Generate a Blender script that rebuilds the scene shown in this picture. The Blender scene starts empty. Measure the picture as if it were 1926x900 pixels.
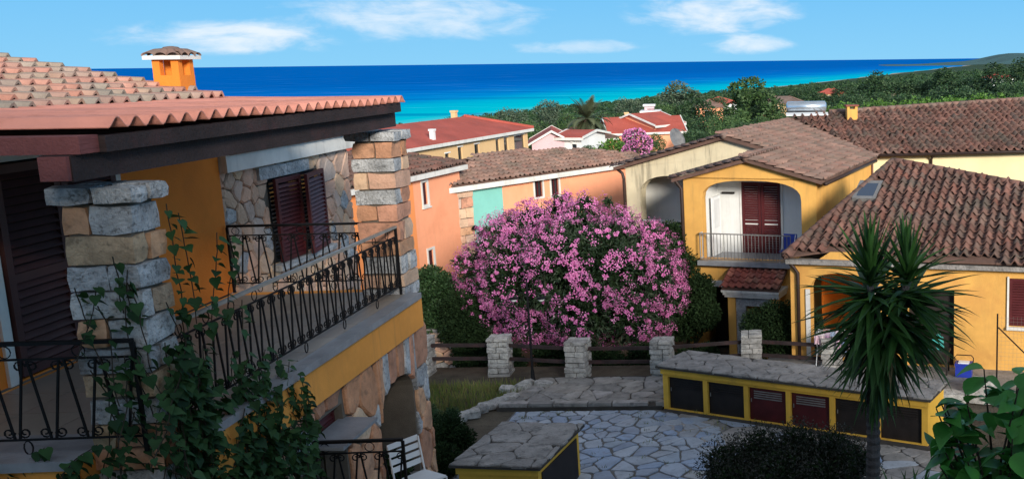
import bpy, math, random
import numpy as np
from mathutils import Matrix, Vector
rad = math.radians
sc = bpy.context.scene
col = sc.collection

# ---------------------------------------------------------------- camera
F_PX, PPX, PPY = 1900.0, 1600.0, 445.0          # focal length and lens axis in pixels of the 1926 x 900 frame
PITCH = math.atan((445 - 112) / 1900); ROLL = 0.0117
fwd = Vector((0, math.cos(PITCH), -math.sin(PITCH)))
up0 = Vector((0, math.sin(PITCH), math.cos(PITCH))); rt0 = Vector((1, 0, 0))
upv = math.cos(ROLL) * up0 + math.sin(ROLL) * rt0
rtv = math.cos(ROLL) * rt0 - math.sin(ROLL) * up0
cam = bpy.data.cameras.new('camera'); co = bpy.data.objects.new('camera', cam); col.objects.link(co)
cam.sensor_fit = 'HORIZONTAL'; cam.sensor_width = 36.0
cam.lens = 36.0 * F_PX / 1926.0
cam.shift_x = (963.0 - PPX) / 1926.0
cam.shift_y = (PPY - 450.0) / 1926.0
cam.clip_start = 0.1; cam.clip_end = 200000
m = Matrix.Identity(4)
for i in range(3):
    m[i][0] = rtv[i]; m[i][1] = upv[i]; m[i][2] = -fwd[i]
co.matrix_world = m
sc.camera = co

# ---------------------------------------------------------------- light, sky, exposure
SUN_EL, SUN_AZ = 17.0, 150.0                     # azimuth clockwise from +Y: the sun stands behind the camera, to the right
sdir = Vector((math.sin(rad(SUN_AZ)) * math.cos(rad(SUN_EL)), math.cos(rad(SUN_AZ)) * math.cos(rad(SUN_EL)), math.sin(rad(SUN_EL))))
sl = bpy.data.lights.new('sun', 'SUN'); sl.energy = 3.2; sl.angle = rad(12); sl.color = (1.0, 0.93, 0.82)
so = bpy.data.objects.new('sun', sl); col.objects.link(so); so.rotation_euler = sdir.to_track_quat('Z', 'Y').to_euler()
sc.view_settings.view_transform = 'Standard'; sc.view_settings.look = 'None'
sc.view_settings.gamma = 1.0; sc.view_settings.use_curve_mapping = False
sc.view_settings.exposure = 0.75
try:
    sc.cycles.max_bounces = 6; sc.cycles.diffuse_bounces = 3; sc.cycles.glossy_bounces = 2
    sc.cycles.transparent_max_bounces = 4; sc.cycles.transmission_bounces = 3
    sc.cycles.use_denoising = True
except Exception:
    pass

class NT:
    """tiny helper to write node trees"""
    def __init__(s, nt): s.nt = nt; s.n = nt.nodes; s.l = nt.links
    def new(s, t, **k):
        o = s.n.new(t)
        for a, b in k.items(): setattr(o, a, b)
        return o
    def put(s, sock, v):
        if isinstance(v, (int, float)): sock.default_value = v
        elif isinstance(v, (tuple, list)):
            v = tuple(v); sock.default_value = v + (1.0,) if (len(v) == 3 and sock.type == 'RGBA') else v
        else: s.l.new(v, sock)
    def math(s, op, a, b=0.0, c=0.0, clamp=False):
        o = s.new('ShaderNodeMath', operation=op, use_clamp=clamp)
        for i, v in enumerate((a, b, c)): s.put(o.inputs[i], v)
        return o.outputs[0]
    def mix(s, f, a, b, mode='MIX'):
        o = s.new('ShaderNodeMix', data_type='RGBA', blend_type=mode)
        s.put(o.inputs[0], f); s.put(o.inputs[6], a); s.put(o.inputs[7], b)
        return o.outputs[2]
    def noise(s, vec, scale, detail=3.0, rough=0.55, dist=0.0):
        o = s.new('ShaderNodeTexNoise')
        s.put(o.inputs['Scale'], scale); o.inputs['Detail'].default_value = detail
        o.inputs['Roughness'].default_value = rough; o.inputs['Distortion'].default_value = dist
        if vec is not None: s.l.new(vec, o.inputs['Vector'])
        return o.outputs['Fac']
    def rng(s, v, a, b, c, d, smooth=False):
        o = s.new('ShaderNodeMapRange', interpolation_type='SMOOTHSTEP' if smooth else 'LINEAR')
        for i, x in enumerate((v, a, b, c, d)): s.put(o.inputs[i], x)
        return o.outputs[0]
    def ramp(s, f, cols, pos=None, const=False):
        o = s.new('ShaderNodeValToRGB'); cr = o.color_ramp
        cr.interpolation = 'CONSTANT' if const else 'LINEAR'
        n = len(cols)
        while len(cr.elements) < n: cr.elements.new(1.0)
        for i, c in enumerate(cols):
            cr.elements[i].position = pos[i] if pos else i / max(1, n - 1)
            cr.elements[i].color = tuple(c) + (1.0,)
        s.l.new(f, o.inputs[0]); return o.outputs[0]
    def scalev(s, vec, v3):
        o = s.new('ShaderNodeVectorMath', operation='MULTIPLY'); s.l.new(vec, o.inputs[0]); o.inputs[1].default_value = v3
        return o.outputs[0]

w = bpy.data.worlds.new('World'); sc.world = w; w.use_nodes = True
g = NT(w.node_tree); g.n.clear()
sky = g.new('ShaderNodeTexSky', sky_type='NISHITA', sun_disc=False)
sky.sun_elevation = rad(SUN_EL); sky.sun_rotation = rad(SUN_AZ)
sky.air_density = 1.0; sky.dust_density = 0.1; sky.ozone_density = 1.5; sky.altitude = 50
hs = g.new('ShaderNodeHueSaturation'); hs.inputs['Saturation'].default_value = 0.35; hs.inputs['Value'].default_value = 1.0
g.l.new(sky.outputs[0], hs.inputs['Color'])
tc = g.new('ShaderNodeTexCoord'); sx = g.new('ShaderNodeSeparateXYZ'); g.l.new(tc.outputs['Generated'], sx.inputs[0])
az = g.math('ARCTAN2', sx.outputs[0], sx.outputs[1]); el = g.math('ARCSINE', sx.outputs[2])
cx = g.new('ShaderNodeCombineXYZ'); g.l.new(g.math('MULTIPLY', az, 9.0), cx.inputs[0]); g.l.new(g.math('MULTIPLY', el, 26.0), cx.inputs[1])
n1 = g.noise(cx.outputs[0], 2.2, 6.0, 0.6, 0.3)
n2 = g.noise(cx.outputs[0], 0.9, 3.0, 0.5)
dens = g.math('MULTIPLY', g.rng(n2, 0.56, 0.70, 0, 1, True), g.rng(el, 0.06, 0.14, 0, 0.9, True))   # loose cumulus over the whole sky
for (a_, e_, ra, re, wgt) in ((-30.9, 1.42, 5.0, 0.95, 0.85), (-22.5, 2.45, 7.0, 1.35, 0.7), (-7.3, 2.6, 5.0, 1.2, 0.85),
                              (-5.6, 0.95, 2.8, 0.6, 0.75), (-14.7, 0.85, 3.6, 0.42, 0.5), (9.0, 5.4, 5.0, 1.2, 0.8), (-40, 5.6, 6.0, 1.0, 0.7), (26.0, 3.0, 4.5, 1.0, 0.8)):
    da = g.math('DIVIDE', g.math('SUBTRACT', az, rad(a_)), rad(ra))
    de = g.math('DIVIDE', g.math('SUBTRACT', el, rad(e_)), rad(re))
    d2 = g.math('ADD', g.math('MULTIPLY', da, da), g.math('MULTIPLY', de, de))
    body = g.math('SUBTRACT', 1.0, d2)
    body = g.math('ADD', body, g.math('MULTIPLY', g.math('SUBTRACT', n1, 0.48), 3.0))
    dens = g.math('MAXIMUM', dens, g.math('MULTIPLY', g.rng(body, 0.0, 1.5, 0.0, wgt, True), g.rng(d2, 1.6, 0.6, 0.0, 1.0, True)))
CLOUD = (3.7, 3.9, 4.1)
low = g.ramp(g.rng(el, 0.0, 0.14, 0, 1), [(1.05, 2.55, 3.78), (0.37, 1.85, 3.72)])    # clear blue air over the sea, all round the horizon
base = g.mix(g.rng(el, 0.10, 0.75, 0.0, 1.0, True), low, hs.outputs[0])
skyc = g.mix(dens, base, CLOUD)
bg = g.new('ShaderNodeBackground'); bg.inputs[1].default_value = 0.15
g.l.new(skyc, bg.inputs[0]); wo = g.new('ShaderNodeOutputWorld'); g.l.new(bg.outputs[0], wo.inputs[0])

# ---------------------------------------------------------------- materials
MATS = {}
def mat(name, cols, rough=0.85, ns=2.0, na=0.18, bs=40.0, bd=0.0, spec=0.3, metal=0.0, leaf=0.0, streak=0.0, stain=None, wavy=None):
    """procedural surface: per-piece colour from a ramp, two scales of mottling, fine relief, optional run-down streaks"""
    mt = bpy.data.materials.new(name); mt.use_nodes = True; g = NT(mt.node_tree); g.n.clear()
    if isinstance(cols[0], (int, float)): cols = [cols]
    geo = g.new('ShaderNodeNewGeometry'); pos = geo.outputs['Position']
    if len(cols) > 1:
        oi = g.new('ShaderNodeObjectInfo'); at = g.new('ShaderNodeAttribute', attribute_name='rnd')
        f = g.math('FRACT', g.math('ADD', oi.outputs['Random'], at.outputs['Fac']))
        c = g.ramp(f, cols)
    else:
        rgb = g.new('ShaderNodeRGB'); rgb.outputs[0].default_value = tuple(cols[0]) + (1,); c = rgb.outputs[0]
    if na > 0:
        v = g.math('ADD', g.rng(g.noise(pos, ns, 4.0), 0.3, 0.7, 1 - na, 1 + na), g.math('MULTIPLY', g.math('SUBTRACT', g.noise(pos, ns * 9, 2.0), 0.5), na))
        o = g.new('ShaderNodeVectorMath', operation='SCALE'); g.l.new(c, o.inputs[0]); g.l.new(v, o.inputs['Scale']); c = o.outputs[0]
    if streak > 0:
        sv = g.noise(g.scalev(pos, (4.2, 4.2, 0.42)), 1.0, 5.0, 0.65)
        c = g.mix(g.rng(sv, 0.50, 0.72, 0.0, streak, True), c, (0.10, 0.085, 0.065))
    if stain:
        sv = g.noise(pos, stain[1], 5.0, 0.65)
        c = g.mix(g.rng(sv, 0.5, 0.68, 0.0, stain[2], True), c, stain[0])
    b = g.new('ShaderNodeBsdfPrincipled'); g.put(b.inputs['Base Color'], c)
    b.inputs['Roughness'].default_value = rough; b.inputs['Metallic'].default_value = metal
    b.inputs['Specular IOR Level'].default_value = spec
    if bd > 0:
        bp = g.new('ShaderNodeBump'); bp.inputs['Strength'].default_value = 1.0; bp.inputs['Distance'].default_value = bd
        h = g.noise(pos, bs, 4.0, 0.6)
        if wavy: h = g.math('ADD', h, g.math('MULTIPLY', g.noise(g.scalev(pos, wavy), 1.0, 2.0), 1.5))
        g.l.new(h, bp.inputs['Height']); g.l.new(bp.outputs[0], b.inputs['Normal'])
    out = g.new('ShaderNodeOutputMaterial')
    if leaf > 0:
        tr = g.new('ShaderNodeBsdfTranslucent'); g.put(tr.inputs[0], c)
        ms = g.new('ShaderNodeMixShader'); ms.inputs[0].default_value = leaf
        g.l.new(b.outputs[0], ms.inputs[1]); g.l.new(tr.outputs[0], ms.inputs[2]); g.l.new(ms.outputs[0], out.inputs[0])
    else:
        g.l.new(b.outputs[0], out.inputs[0])
    MATS[name] = mt
    return mt

mat('plaster_yellow', (0.70, 0.375, 0.095), 0.9, 0.9, 0.12, 60, 0.006, streak=0.26, stain=((0.60, 0.30, 0.08), 0.7, 0.5))
mat('plaster_yellow_clean', (0.70, 0.375, 0.095), 0.9, 0.7, 0.16, 40, 0.008, streak=0.10, stain=((0.56, 0.27, 0.075), 0.6, 0.6))
mat('plaster_orange', (0.76, 0.22, 0.028), 0.9, 0.8, 0.14, 40, 0.006, stain=((0.58, 0.17, 0.025), 0.9, 0.5))
mat('plaster_band', (0.76, 0.31, 0.06), 0.9, 1.2, 0.12, 60, 0.004, streak=0.2)
mat('plaster_peach', (0.92, 0.385, 0.215), 0.9, 0.5, 0.09, 40, 0.006, streak=0.06, stain=((0.76, 0.29, 0.15), 0.5, 0.5))
mat('plaster_peach_bright', (0.86, 0.30, 0.10), 0.9, 0.5, 0.06, 60, 0.003)
mat('plaster_teal', (0.20, 0.50, 0.44), 0.9, 0.6, 0.10, 60, 0.003)
mat('plaster_cream', (0.74, 0.62, 0.36), 0.9, 0.7, 0.08, 60, 0.003)
mat('plaster_pale', (0.64, 0.55, 0.37), 0.9, 1.0, 0.12, 60, 0.006, streak=0.6)
mat('plaster_white', (0.72, 0.72, 0.70), 0.9, 1.0, 0.08, 60, 0.003, streak=0.12)
mat('plaster_ochre', (0.76, 0.44, 0.06), 0.85, 1.2, 0.12, 50, 0.004, streak=0.25)
mat('plaster_pink', (0.66, 0.44, 0.46), 0.9, 0.5, 0.08)
mat('plaster_far', (0.74, 0.48, 0.24), 0.9, 0.4, 0.08)
mat('cornice_white', (0.68, 0.66, 0.62), 0.85, 2.0, 0.12, 50, 0.003, streak=0.3)
mat('mortar', (0.15, 0.125, 0.10), 0.95, 3.0, 0.2, 80, 0.01)
mat('paving_joint', (0.13, 0.125, 0.12), 0.95, 3.0, 0.3, 60, 0.01, stain=((0.05, 0.05, 0.045), 3, 0.6))
mat('mortar_dark', (0.055, 0.05, 0.045), 0.95, 3.0, 0.3, 60, 0.01)
mat('granite', [(0.40, 0.41, 0.43), (0.50, 0.50, 0.50), (0.31, 0.32, 0.34)], 0.9, 5.0, 0.35, 30, 0.03, stain=((0.08, 0.08, 0.08), 22, 0.7))
mat('sandstone', [(0.58, 0.28, 0.15), (0.50, 0.26, 0.16), (0.62, 0.36, 0.21), (0.42, 0.21, 0.13), (0.60, 0.30, 0.20)], 0.9, 4.0, 0.25, 30, 0.014, stain=((0.16, 0.10, 0.07), 9, 0.5))
mat('sandstone_pale', [(0.64, 0.43, 0.29), (0.55, 0.38, 0.28), (0.70, 0.48, 0.31), (0.60, 0.36, 0.26), (0.68, 0.40, 0.27), (0.52, 0.42, 0.36)], 0.9, 4.0, 0.2, 30, 0.012, stain=((0.2, 0.15, 0.11), 8, 0.4))
mat('pillar_tan', [(0.46, 0.33, 0.20), (0.40, 0.27, 0.17), (0.50, 0.37, 0.24), (0.36, 0.26, 0.18)], 0.92, 5.0, 0.28, 35, 0.02, stain=((0.12, 0.09, 0.06), 12, 0.6))
mat('fieldstone', [(0.34, 0.33, 0.31), (0.42, 0.41, 0.39), (0.27, 0.26, 0.25), (0.46, 0.44, 0.41)], 0.95, 6.0, 0.3, 30, 0.02, stain=((0.07, 0.07, 0.065), 16, 0.6))
mat('paving', [(0.26, 0.31, 0.38), (0.33, 0.37, 0.43), (0.20, 0.25, 0.34), (0.38, 0.41, 0.45), (0.22, 0.30, 0.44), (0.32, 0.32, 0.32)], 0.6, 3.0, 0.2, 25, 0.006, spec=0.5, stain=((0.12, 0.12, 0.12), 6, 0.5))
mat('flagstone', [(0.24, 0.22, 0.20), (0.30, 0.28, 0.26), (0.20, 0.19, 0.18), (0.33, 0.31, 0.30)], 0.85, 3.0, 0.25, 25, 0.012, stain=((0.08, 0.08, 0.075), 5, 0.6))
mat('slate_top', (0.27, 0.25, 0.235), 0.85, 2.5, 0.3, 18, 0.03, stain=((0.09, 0.085, 0.08), 4, 0.75))
mat('tile_pink', [(0.46, 0.21, 0.15), (0.50, 0.26, 0.20), (0.38, 0.27, 0.20), (0.29, 0.25, 0.21), (0.46, 0.22, 0.17), (0.34, 0.28, 0.23)], 0.85, 3.0, 0.18, 60, 0.006)
mat('tile_brown', [(0.15, 0.066, 0.050), (0.11, 0.062, 0.050), (0.18, 0.090, 0.070), (0.09, 0.066, 0.056), (0.16, 0.078, 0.062), (0.13, 0.086, 0.070)], 0.88, 1.2, 0.35, 60, 0.006, stain=((0.09, 0.08, 0.065), 1.1, 0.65))
mat('tile_pale', [(0.23, 0.125, 0.10), (0.19, 0.12, 0.095), (0.27, 0.16, 0.125), (0.17, 0.12, 0.10), (0.22, 0.14, 0.115)], 0.88, 1.2, 0.25, 60, 0.006, stain=((0.14, 0.115, 0.09), 1.3, 0.6))
mat('tile_red', [(0.30, 0.085, 0.06), (0.22, 0.07, 0.055), (0.34, 0.13, 0.09), (0.17, 0.09, 0.07)], 0.85, 2.0, 0.3, 60, 0.006)
mat('roof_under', (0.13, 0.075, 0.058), 0.95, 2.0, 0.3)
mat('sheet_roof', (0.66, 0.27, 0.20), 0.7, 1.4, 0.10, 8, 0.01, stain=((0.40, 0.15, 0.10), 2.2, 0.5))
mat('wood_beam', (0.032, 0.021, 0.021), 0.8, 2.0, 0.35, 12, 0.008, stain=((0.075, 0.03, 0.03), 2.4, 0.45), wavy=(2, 40, 40))
mat('wood_red', (0.17, 0.055, 0.052), 0.75, 2.0, 0.3, 12, 0.006, wavy=(40, 2, 40))
mat('shutter_red', (0.075, 0.012, 0.014), 0.55, 3.0, 0.15)
mat('shutter_dark', (0.062, 0.022, 0.020), 0.6, 3.0, 0.2)
mat('iron', (0.007, 0.007, 0.008), 0.6, 8.0, 0.3, 60, 0.002, spec=0.15)
mat('iron_grey', (0.22, 0.21, 0.20), 0.45, 8.0, 0.2, spec=0.5, metal=0.3)
mat('rail_top', (0.26, 0.25, 0.23), 0.4, 8.0, 0.2, spec=0.6)
mat('white_metal', (0.62, 0.63, 0.64), 0.45, 4.0, 0.06)
mat('pvc_white', (0.74, 0.75, 0.76), 0.4, 4.0, 0.04)
mat('pipe_brown', (0.035, 0.02, 0.016), 0.5, 5.0, 0.2)
mat('floor_tile', [(0.24, 0.205, 0.175), (0.27, 0.235, 0.195), (0.22, 0.195, 0.17)], 0.45, 2.0, 0.12, spec=0.5)
mat('marble', (0.23, 0.24, 0.26), 0.4, 4.0, 0.2, 30, 0.003, stain=((0.25, 0.25, 0.27), 5, 0.6))
mat('glass_dark', (0.02, 0.025, 0.03), 0.08, 2, 0.0, spec=0.6)
mat('glass_blue', (0.02, 0.04, 0.075), 0.1, 2, 0.0, spec=0.6)
mat('door_dark', (0.018, 0.014, 0.013), 0.6, 4.0, 0.3)
mat('door_maroon', (0.070, 0.010, 0.012), 0.5, 4.0, 0.25)
mat('plastic_blue', (0.015, 0.035, 0.30), 0.4, 4, 0.1, spec=0.5)
mat('plastic_teal', (0.06, 0.36, 0.34), 0.5, 4, 0.1)
mat('cloth', [(0.62, 0.60, 0.60), (0.55, 0.20, 0.30), (0.15, 0.28, 0.50), (0.70, 0.45, 0.50), (0.30, 0.42, 0.60)], 0.95, 4, 0.1)
mat('steel', (0.50, 0.56, 0.62), 0.25, 3, 0.1, metal=0.75)
mat('soil', (0.075, 0.06, 0.048), 0.95, 2.0, 0.4, 14, 0.05)
mat('leaf_ivy', [(0.016, 0.050, 0.018), (0.03, 0.080, 0.026), (0.010, 0.032, 0.014), (0.035, 0.085, 0.03), (0.02, 0.06, 0.02)], 0.65, 8.0, 0.2, leaf=0.1, spec=0.15)
mat('leaf_yucca', [(0.028, 0.085, 0.018), (0.04, 0.11, 0.022), (0.018, 0.055, 0.014), (0.024, 0.07, 0.02)], 0.5, 3.0, 0.2, leaf=0.12, spec=0.25)
mat('leaf_dry', [(0.20, 0.15, 0.08), (0.13, 0.11, 0.05)], 0.8, 3.0, 0.2, leaf=0.1)
mat('leaf_fig', [(0.035, 0.17, 0.025), (0.055, 0.23, 0.035), (0.025, 0.12, 0.03), (0.08, 0.26, 0.05)], 0.5, 6.0, 0.22, leaf=0.2, spec=0.25)
mat('leaf_bush', [(0.025, 0.06, 0.02), (0.04, 0.085, 0.028), (0.016, 0.042, 0.016), (0.055, 0.10, 0.035)], 0.55, 1.0, 0.25, leaf=0.12)
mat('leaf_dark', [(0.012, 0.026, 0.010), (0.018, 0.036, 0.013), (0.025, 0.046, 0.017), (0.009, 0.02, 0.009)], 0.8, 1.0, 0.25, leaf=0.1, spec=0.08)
mat('leaf_dusty', [(0.030, 0.034, 0.026), (0.055, 0.058, 0.050), (0.018, 0.024, 0.016), (0.085, 0.085, 0.08), (0.02, 0.035, 0.016)], 0.85, 1.0, 0.3, leaf=0.05, spec=0.05)
mat('leaf_oleander', [(0.035, 0.065, 0.032), (0.06, 0.09, 0.05), (0.02, 0.045, 0.022), (0.09, 0.11, 0.07)], 0.55, 1.5, 0.3, leaf=0.15)
mat('petal', [(0.68, 0.18, 0.45), (0.78, 0.30, 0.56), (0.58, 0.10, 0.35), (0.84, 0.46, 0.67), (0.62, 0.14, 0.40), (0.72, 0.22, 0.49)], 0.7, 1.2, 0.25, leaf=0.25)
mat('leaf_tree', [(0.048, 0.10, 0.028), (0.072, 0.13, 0.04), (0.03, 0.068, 0.022), (0.09, 0.145, 0.05)], 0.6, 0.15, 0.3, leaf=0.1)
mat('leaf_pine', [(0.023, 0.062, 0.023), (0.038, 0.084, 0.030), (0.016, 0.042, 0.018), (0.052, 0.10, 0.036), (0.07, 0.11, 0.05)], 0.6, 0.15, 0.3, leaf=0.08)
mat('leaf_grey', [(0.075, 0.11, 0.07), (0.10, 0.14, 0.085), (0.055, 0.082, 0.055), (0.13, 0.16, 0.10)], 0.65, 0.2, 0.25, leaf=0.1)
mat('leaf_lime', [(0.075, 0.17, 0.022), (0.10, 0.21, 0.03), (0.05, 0.12, 0.02), (0.13, 0.24, 0.05)], 0.6, 0.2, 0.25, leaf=0.15)
mat('leaf_palm', [(0.085, 0.10, 0.05), (0.11, 0.125, 0.065), (0.06, 0.08, 0.04), (0.16, 0.14, 0.08)], 0.6, 0.6, 0.25, leaf=0.1)
mat('grass', [(0.10, 0.19, 0.03), (0.20, 0.20, 0.06), (0.22, 0.20, 0.07), (0.07, 0.15, 0.03)], 0.8, 0.8, 0.3, leaf=0.2)
mat('bark', (0.10, 0.075, 0.055), 0.95, 4.0, 0.35, 30, 0.03)
mat('bark_yucca', (0.075, 0.07, 0.07), 0.95, 5.0, 0.35, 30, 0.03)
mat('twig', (0.035, 0.028, 0.02), 0.9, 4.0, 0.3)
mat('white_far', (0.75, 0.74, 0.72), 0.8, 0.5, 0.1)
mat('roof_far_red', (0.40, 0.085, 0.06), 0.85, 0.6, 0.18, 6, 0.05, stain=((0.28, 0.08, 0.06), 0.5, 0.5))

# ---------------------------------------------------------------- mesh helpers
def fast_mesh(name, V, Fq, k, mt=None, rnd=None, smooth=False):
    """numpy verts (n,3), faces (m,k) of one size -> mesh; rnd: one value per face"""
    me = bpy.data.meshes.new(name); V = np.asarray(V, np.float32); Fq = np.asarray(Fq, np.int32)
    me.vertices.add(len(V)); me.vertices.foreach_set('co', V.ravel())
    me.loops.add(Fq.size); me.loops.foreach_set('vertex_index', Fq.ravel())
    me.polygons.add(len(Fq)); me.polygons.foreach_set('loop_start', np.arange(0, Fq.size, k, dtype=np.int32))
    if smooth: me.polygons.foreach_set('use_smooth', np.ones(len(Fq), bool))
    me.update(calc_edges=True)
    if rnd is not None:
        a = me.attributes.new('rnd', 'FLOAT', 'FACE'); a.data.foreach_set('value', np.asarray(rnd, np.float32))
    if mt: me.materials.append(MATS[mt])
    return me

class MB:
    def __init__(s): s.v = []; s.f = []
    def quad(s, *p):
        b = len(s.v); s.v += [tuple(q) for q in p]; s.f.append(tuple(range(b, b + len(p)))); return s
    def box(s, x0, x1, y0, y1, z0, z1):
        b = len(s.v)
        s.v += [(x0, y0, z0), (x1, y0, z0), (x1, y1, z0), (x0, y1, z0), (x0, y0, z1), (x1, y0, z1), (x1, y1, z1), (x0, y1, z1)]
        s.f += [(b + 3, b + 2, b + 1, b), (b + 4, b + 5, b + 6, b + 7), (b, b + 1, b + 5, b + 4), (b + 1, b + 2, b + 6, b + 5), (b + 2, b + 3, b + 7, b + 6), (b + 3, b, b + 4, b + 7)]
        return s
    def prism(s, poly, vec):
        """closed prism: polygon (3d points) swept along vec"""
        b = len(s.v); n = len(poly); vec = Vector(vec)
        s.v += [tuple(p) for p in poly] + [tuple(Vector(p) + vec) for p in poly]
        s.f.append(tuple(range(b + n - 1, b - 1, -1))); s.f.append(tuple(range(b + n, b + 2 * n)))
        for i in range(n):
            j = (i + 1) % n; s.f.append((b + i, b + j, b + n + j, b + n + i))
        return s
    def tube(s, pts, r, n=6, closed=False):
        pts = [Vector(p) for p in pts]; b = len(s.v); k = len(pts)
        rr = r if isinstance(r, (list, tuple)) else [r] * k
        for i, p in enumerate(pts):
            a = pts[max(0, i - 1)] if not closed else pts[i - 1]; c = pts[min(k - 1, i + 1)] if not closed else pts[(i + 1) % k]
            t = (c - a).normalized()
            ref = Vector((0, 0, 1)) if abs(t.z) < 0.9 else Vector((1, 0, 0))
            u = t.cross(ref).normalized(); q = t.cross(u)
            for j in range(n):
                an = 2 * math.pi * j / n + math.pi / n
                s.v.append(tuple(p + rr[i] * (math.cos(an) * u + math.sin(an) * q)))
        for i in range(k if closed else k - 1):
            i2 = (i + 1) % k
            for j in range(n):
                j2 = (j + 1) % n; s.f.append((b + i * n + j, b + i2 * n + j, b + i2 * n + j2, b + i * n + j2))
        if not closed:
            s.f.append(tuple(b + j for j in range(n))); s.f.append(tuple(b + (k - 1) * n + j for j in range(n - 1, -1, -1)))
        return s
    def lathe(s, prof, n=16, c=(0, 0, 0)):
        b = len(s.v)
        for r, z in prof:
            for j in range(n): s.v.append((c[0] + r * math.cos(2 * math.pi * j / n), c[1] + r * math.sin(2 * math.pi * j / n), c[2] + z))
        for i in range(len(prof) - 1):
            for j in range(n):
                j2 = (j + 1) % n; s.f.append((b + i * n + j, b + i * n + j2, b + (i + 1) * n + j2, b + (i + 1) * n + j))
        s.f.append(tuple(b + j for j in range(n - 1, -1, -1))); s.f.append(tuple(b + (len(prof) - 1) * n + j for j in range(n)))
        return s
    def mesh(s, name, mt, smooth=False):
        me = bpy.data.meshes.new(name); me.from_pydata([tuple(p) for p in s.v], [], s.f)
        if smooth: me.polygons.foreach_set('use_smooth', np.ones(len(me.polygons), bool))
        me.materials.append(MATS[mt]); return me
    def build(s, name, mt, parent=None, smooth=False, mw=None):
        return ob(name, s.mesh(name, mt, smooth), parent, mw)

def ob(name, me, parent=None, mw=None):
    o = bpy.data.objects.new(name, me); col.objects.link(o)
    if parent is not None: o.parent = parent
    if mw is not None: o.matrix_basis = mw
    return o
LABELS = set()
def tag(o, label, cat, group=None):
    o['label'] = label; o['category'] = cat
    if group: o['group'] = group
    return o
def thing(name, label, cat, loc=(0, 0, 0), rotz=0.0, group=None):
    o = bpy.data.objects.new(name, None); col.objects.link(o)
    o.matrix_basis = Matrix.Translation(loc) @ Matrix.Rotation(rad(rotz), 4, 'Z')
    o.empty_display_size = 0.2
    return tag(o, label, cat, group)
def structure(o): o['kind'] = 'structure'; return o
def stuff(o): o['kind'] = 'stuff'; return o
def frame(o, u, v):
    """matrix of a plane: u, v axes, w = outward normal"""
    u = Vector(u).normalized(); v = Vector(v); v = (v - v.dot(u) * u).normalized(); n = u.cross(v); m = Matrix.Identity(4)
    for i in range(3): m[i][0] = u[i]; m[i][1] = v[i]; m[i][2] = n[i]; m[i][3] = o[i]
    return m
def face_frame(y, x0=0.0, z0=0.0): return frame((x0, y, z0), (1, 0, 0), (0, 0, 1))     # a facade facing the viewer (local -y)
def at(u, v, Y):
    """the point on the sight line of a photo pixel at depth Y (used to lay out far trees and houses)"""
    d = fwd + (u - PPX) / F_PX * rtv - (v - PPY) / F_PX * upv
    return d * (Y / d.y)

def clip_poly(poly, nx, ny, c):
    """keep nx*x+ny*y <= c"""
    out = []
    for i in range(len(poly)):
        a = poly[i]; b = poly[(i + 1) % len(poly)]; da = nx * a[0] + ny * a[1] - c; db = nx * b[0] + ny * b[1] - c
        if da <= 0: out.append(a)
        if da * db < 0:
            t = da / (da - db); out.append((a[0] + t * (b[0] - a[0]), a[1] + t * (b[1] - a[1])))
    return out
def inside(poly, x, y):
    r = False; n = len(poly)
    for i in range(n):
        x1, y1 = poly[i]; x2, y2 = poly[(i + 1) % n]
        if (y1 > y) != (y2 > y) and x < (x2 - x1) * (y - y1) / (y2 - y1) + x1: r = not r
    return r
def area(p): return 0.5 * sum(p[i][0] * p[(i + 1) % len(p)][1] - p[(i + 1) % len(p)][0] * p[i][1] for i in range(len(p)))

def voronoi(poly, su, sv, rng, jit=0.42, tall=0.0):
    us = [p[0] for p in poly]; vs = [p[1] for p in poly]; seeds = []
    j = 0; v = min(vs) - sv
    while v < max(vs) + sv:
        u = min(us) - su + (0.5 * su if j % 2 else 0)
        while u < max(us) + su:
            seeds.append((u + rng.uniform(-jit, jit) * su, v + rng.uniform(-jit, jit) * sv)); u += su
        v += sv; j += 1
    seeds = [s for s in seeds if rng.random() > 0.2]
    S = np.array(seeds); cells = []
    for i, (a, b) in enumerate(seeds):
        if not (min(us) - su * .6 < a < max(us) + su * .6 and min(vs) - sv * .6 < b < max(vs) + sv * .6): continue
        d = ((S - S[i]) ** 2 / np.array([su * su, sv * sv])).sum(1); near = np.argsort(d)[1:22]
        c = [(a - 3 * su, b - 3 * sv), (a + 3 * su, b - 3 * sv), (a + 3 * su, b + 3 * sv), (a - 3 * su, b + 3 * sv)]
        for k in near:
            p, q = seeds[k]; nx, ny = (p - a), (q - b); c = clip_poly(c, nx, ny, nx * (a + p) / 2 + ny * (b + q) / 2)
            if len(c) < 3: break
        n = len(poly)                       # clip to the (convex) outline
        for e in range(n):
            x1, y1 = poly[e]; x2, y2 = poly[(e + 1) % n]; nx, ny = (y2 - y1), -(x2 - x1)
            c = clip_poly(c, nx, ny, nx * x1 + ny * y1)
            if len(c) < 3: break
        if len(c) >= 3 and area(c) > 0.06 * su * sv: cells.append(c)
    return cells
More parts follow.
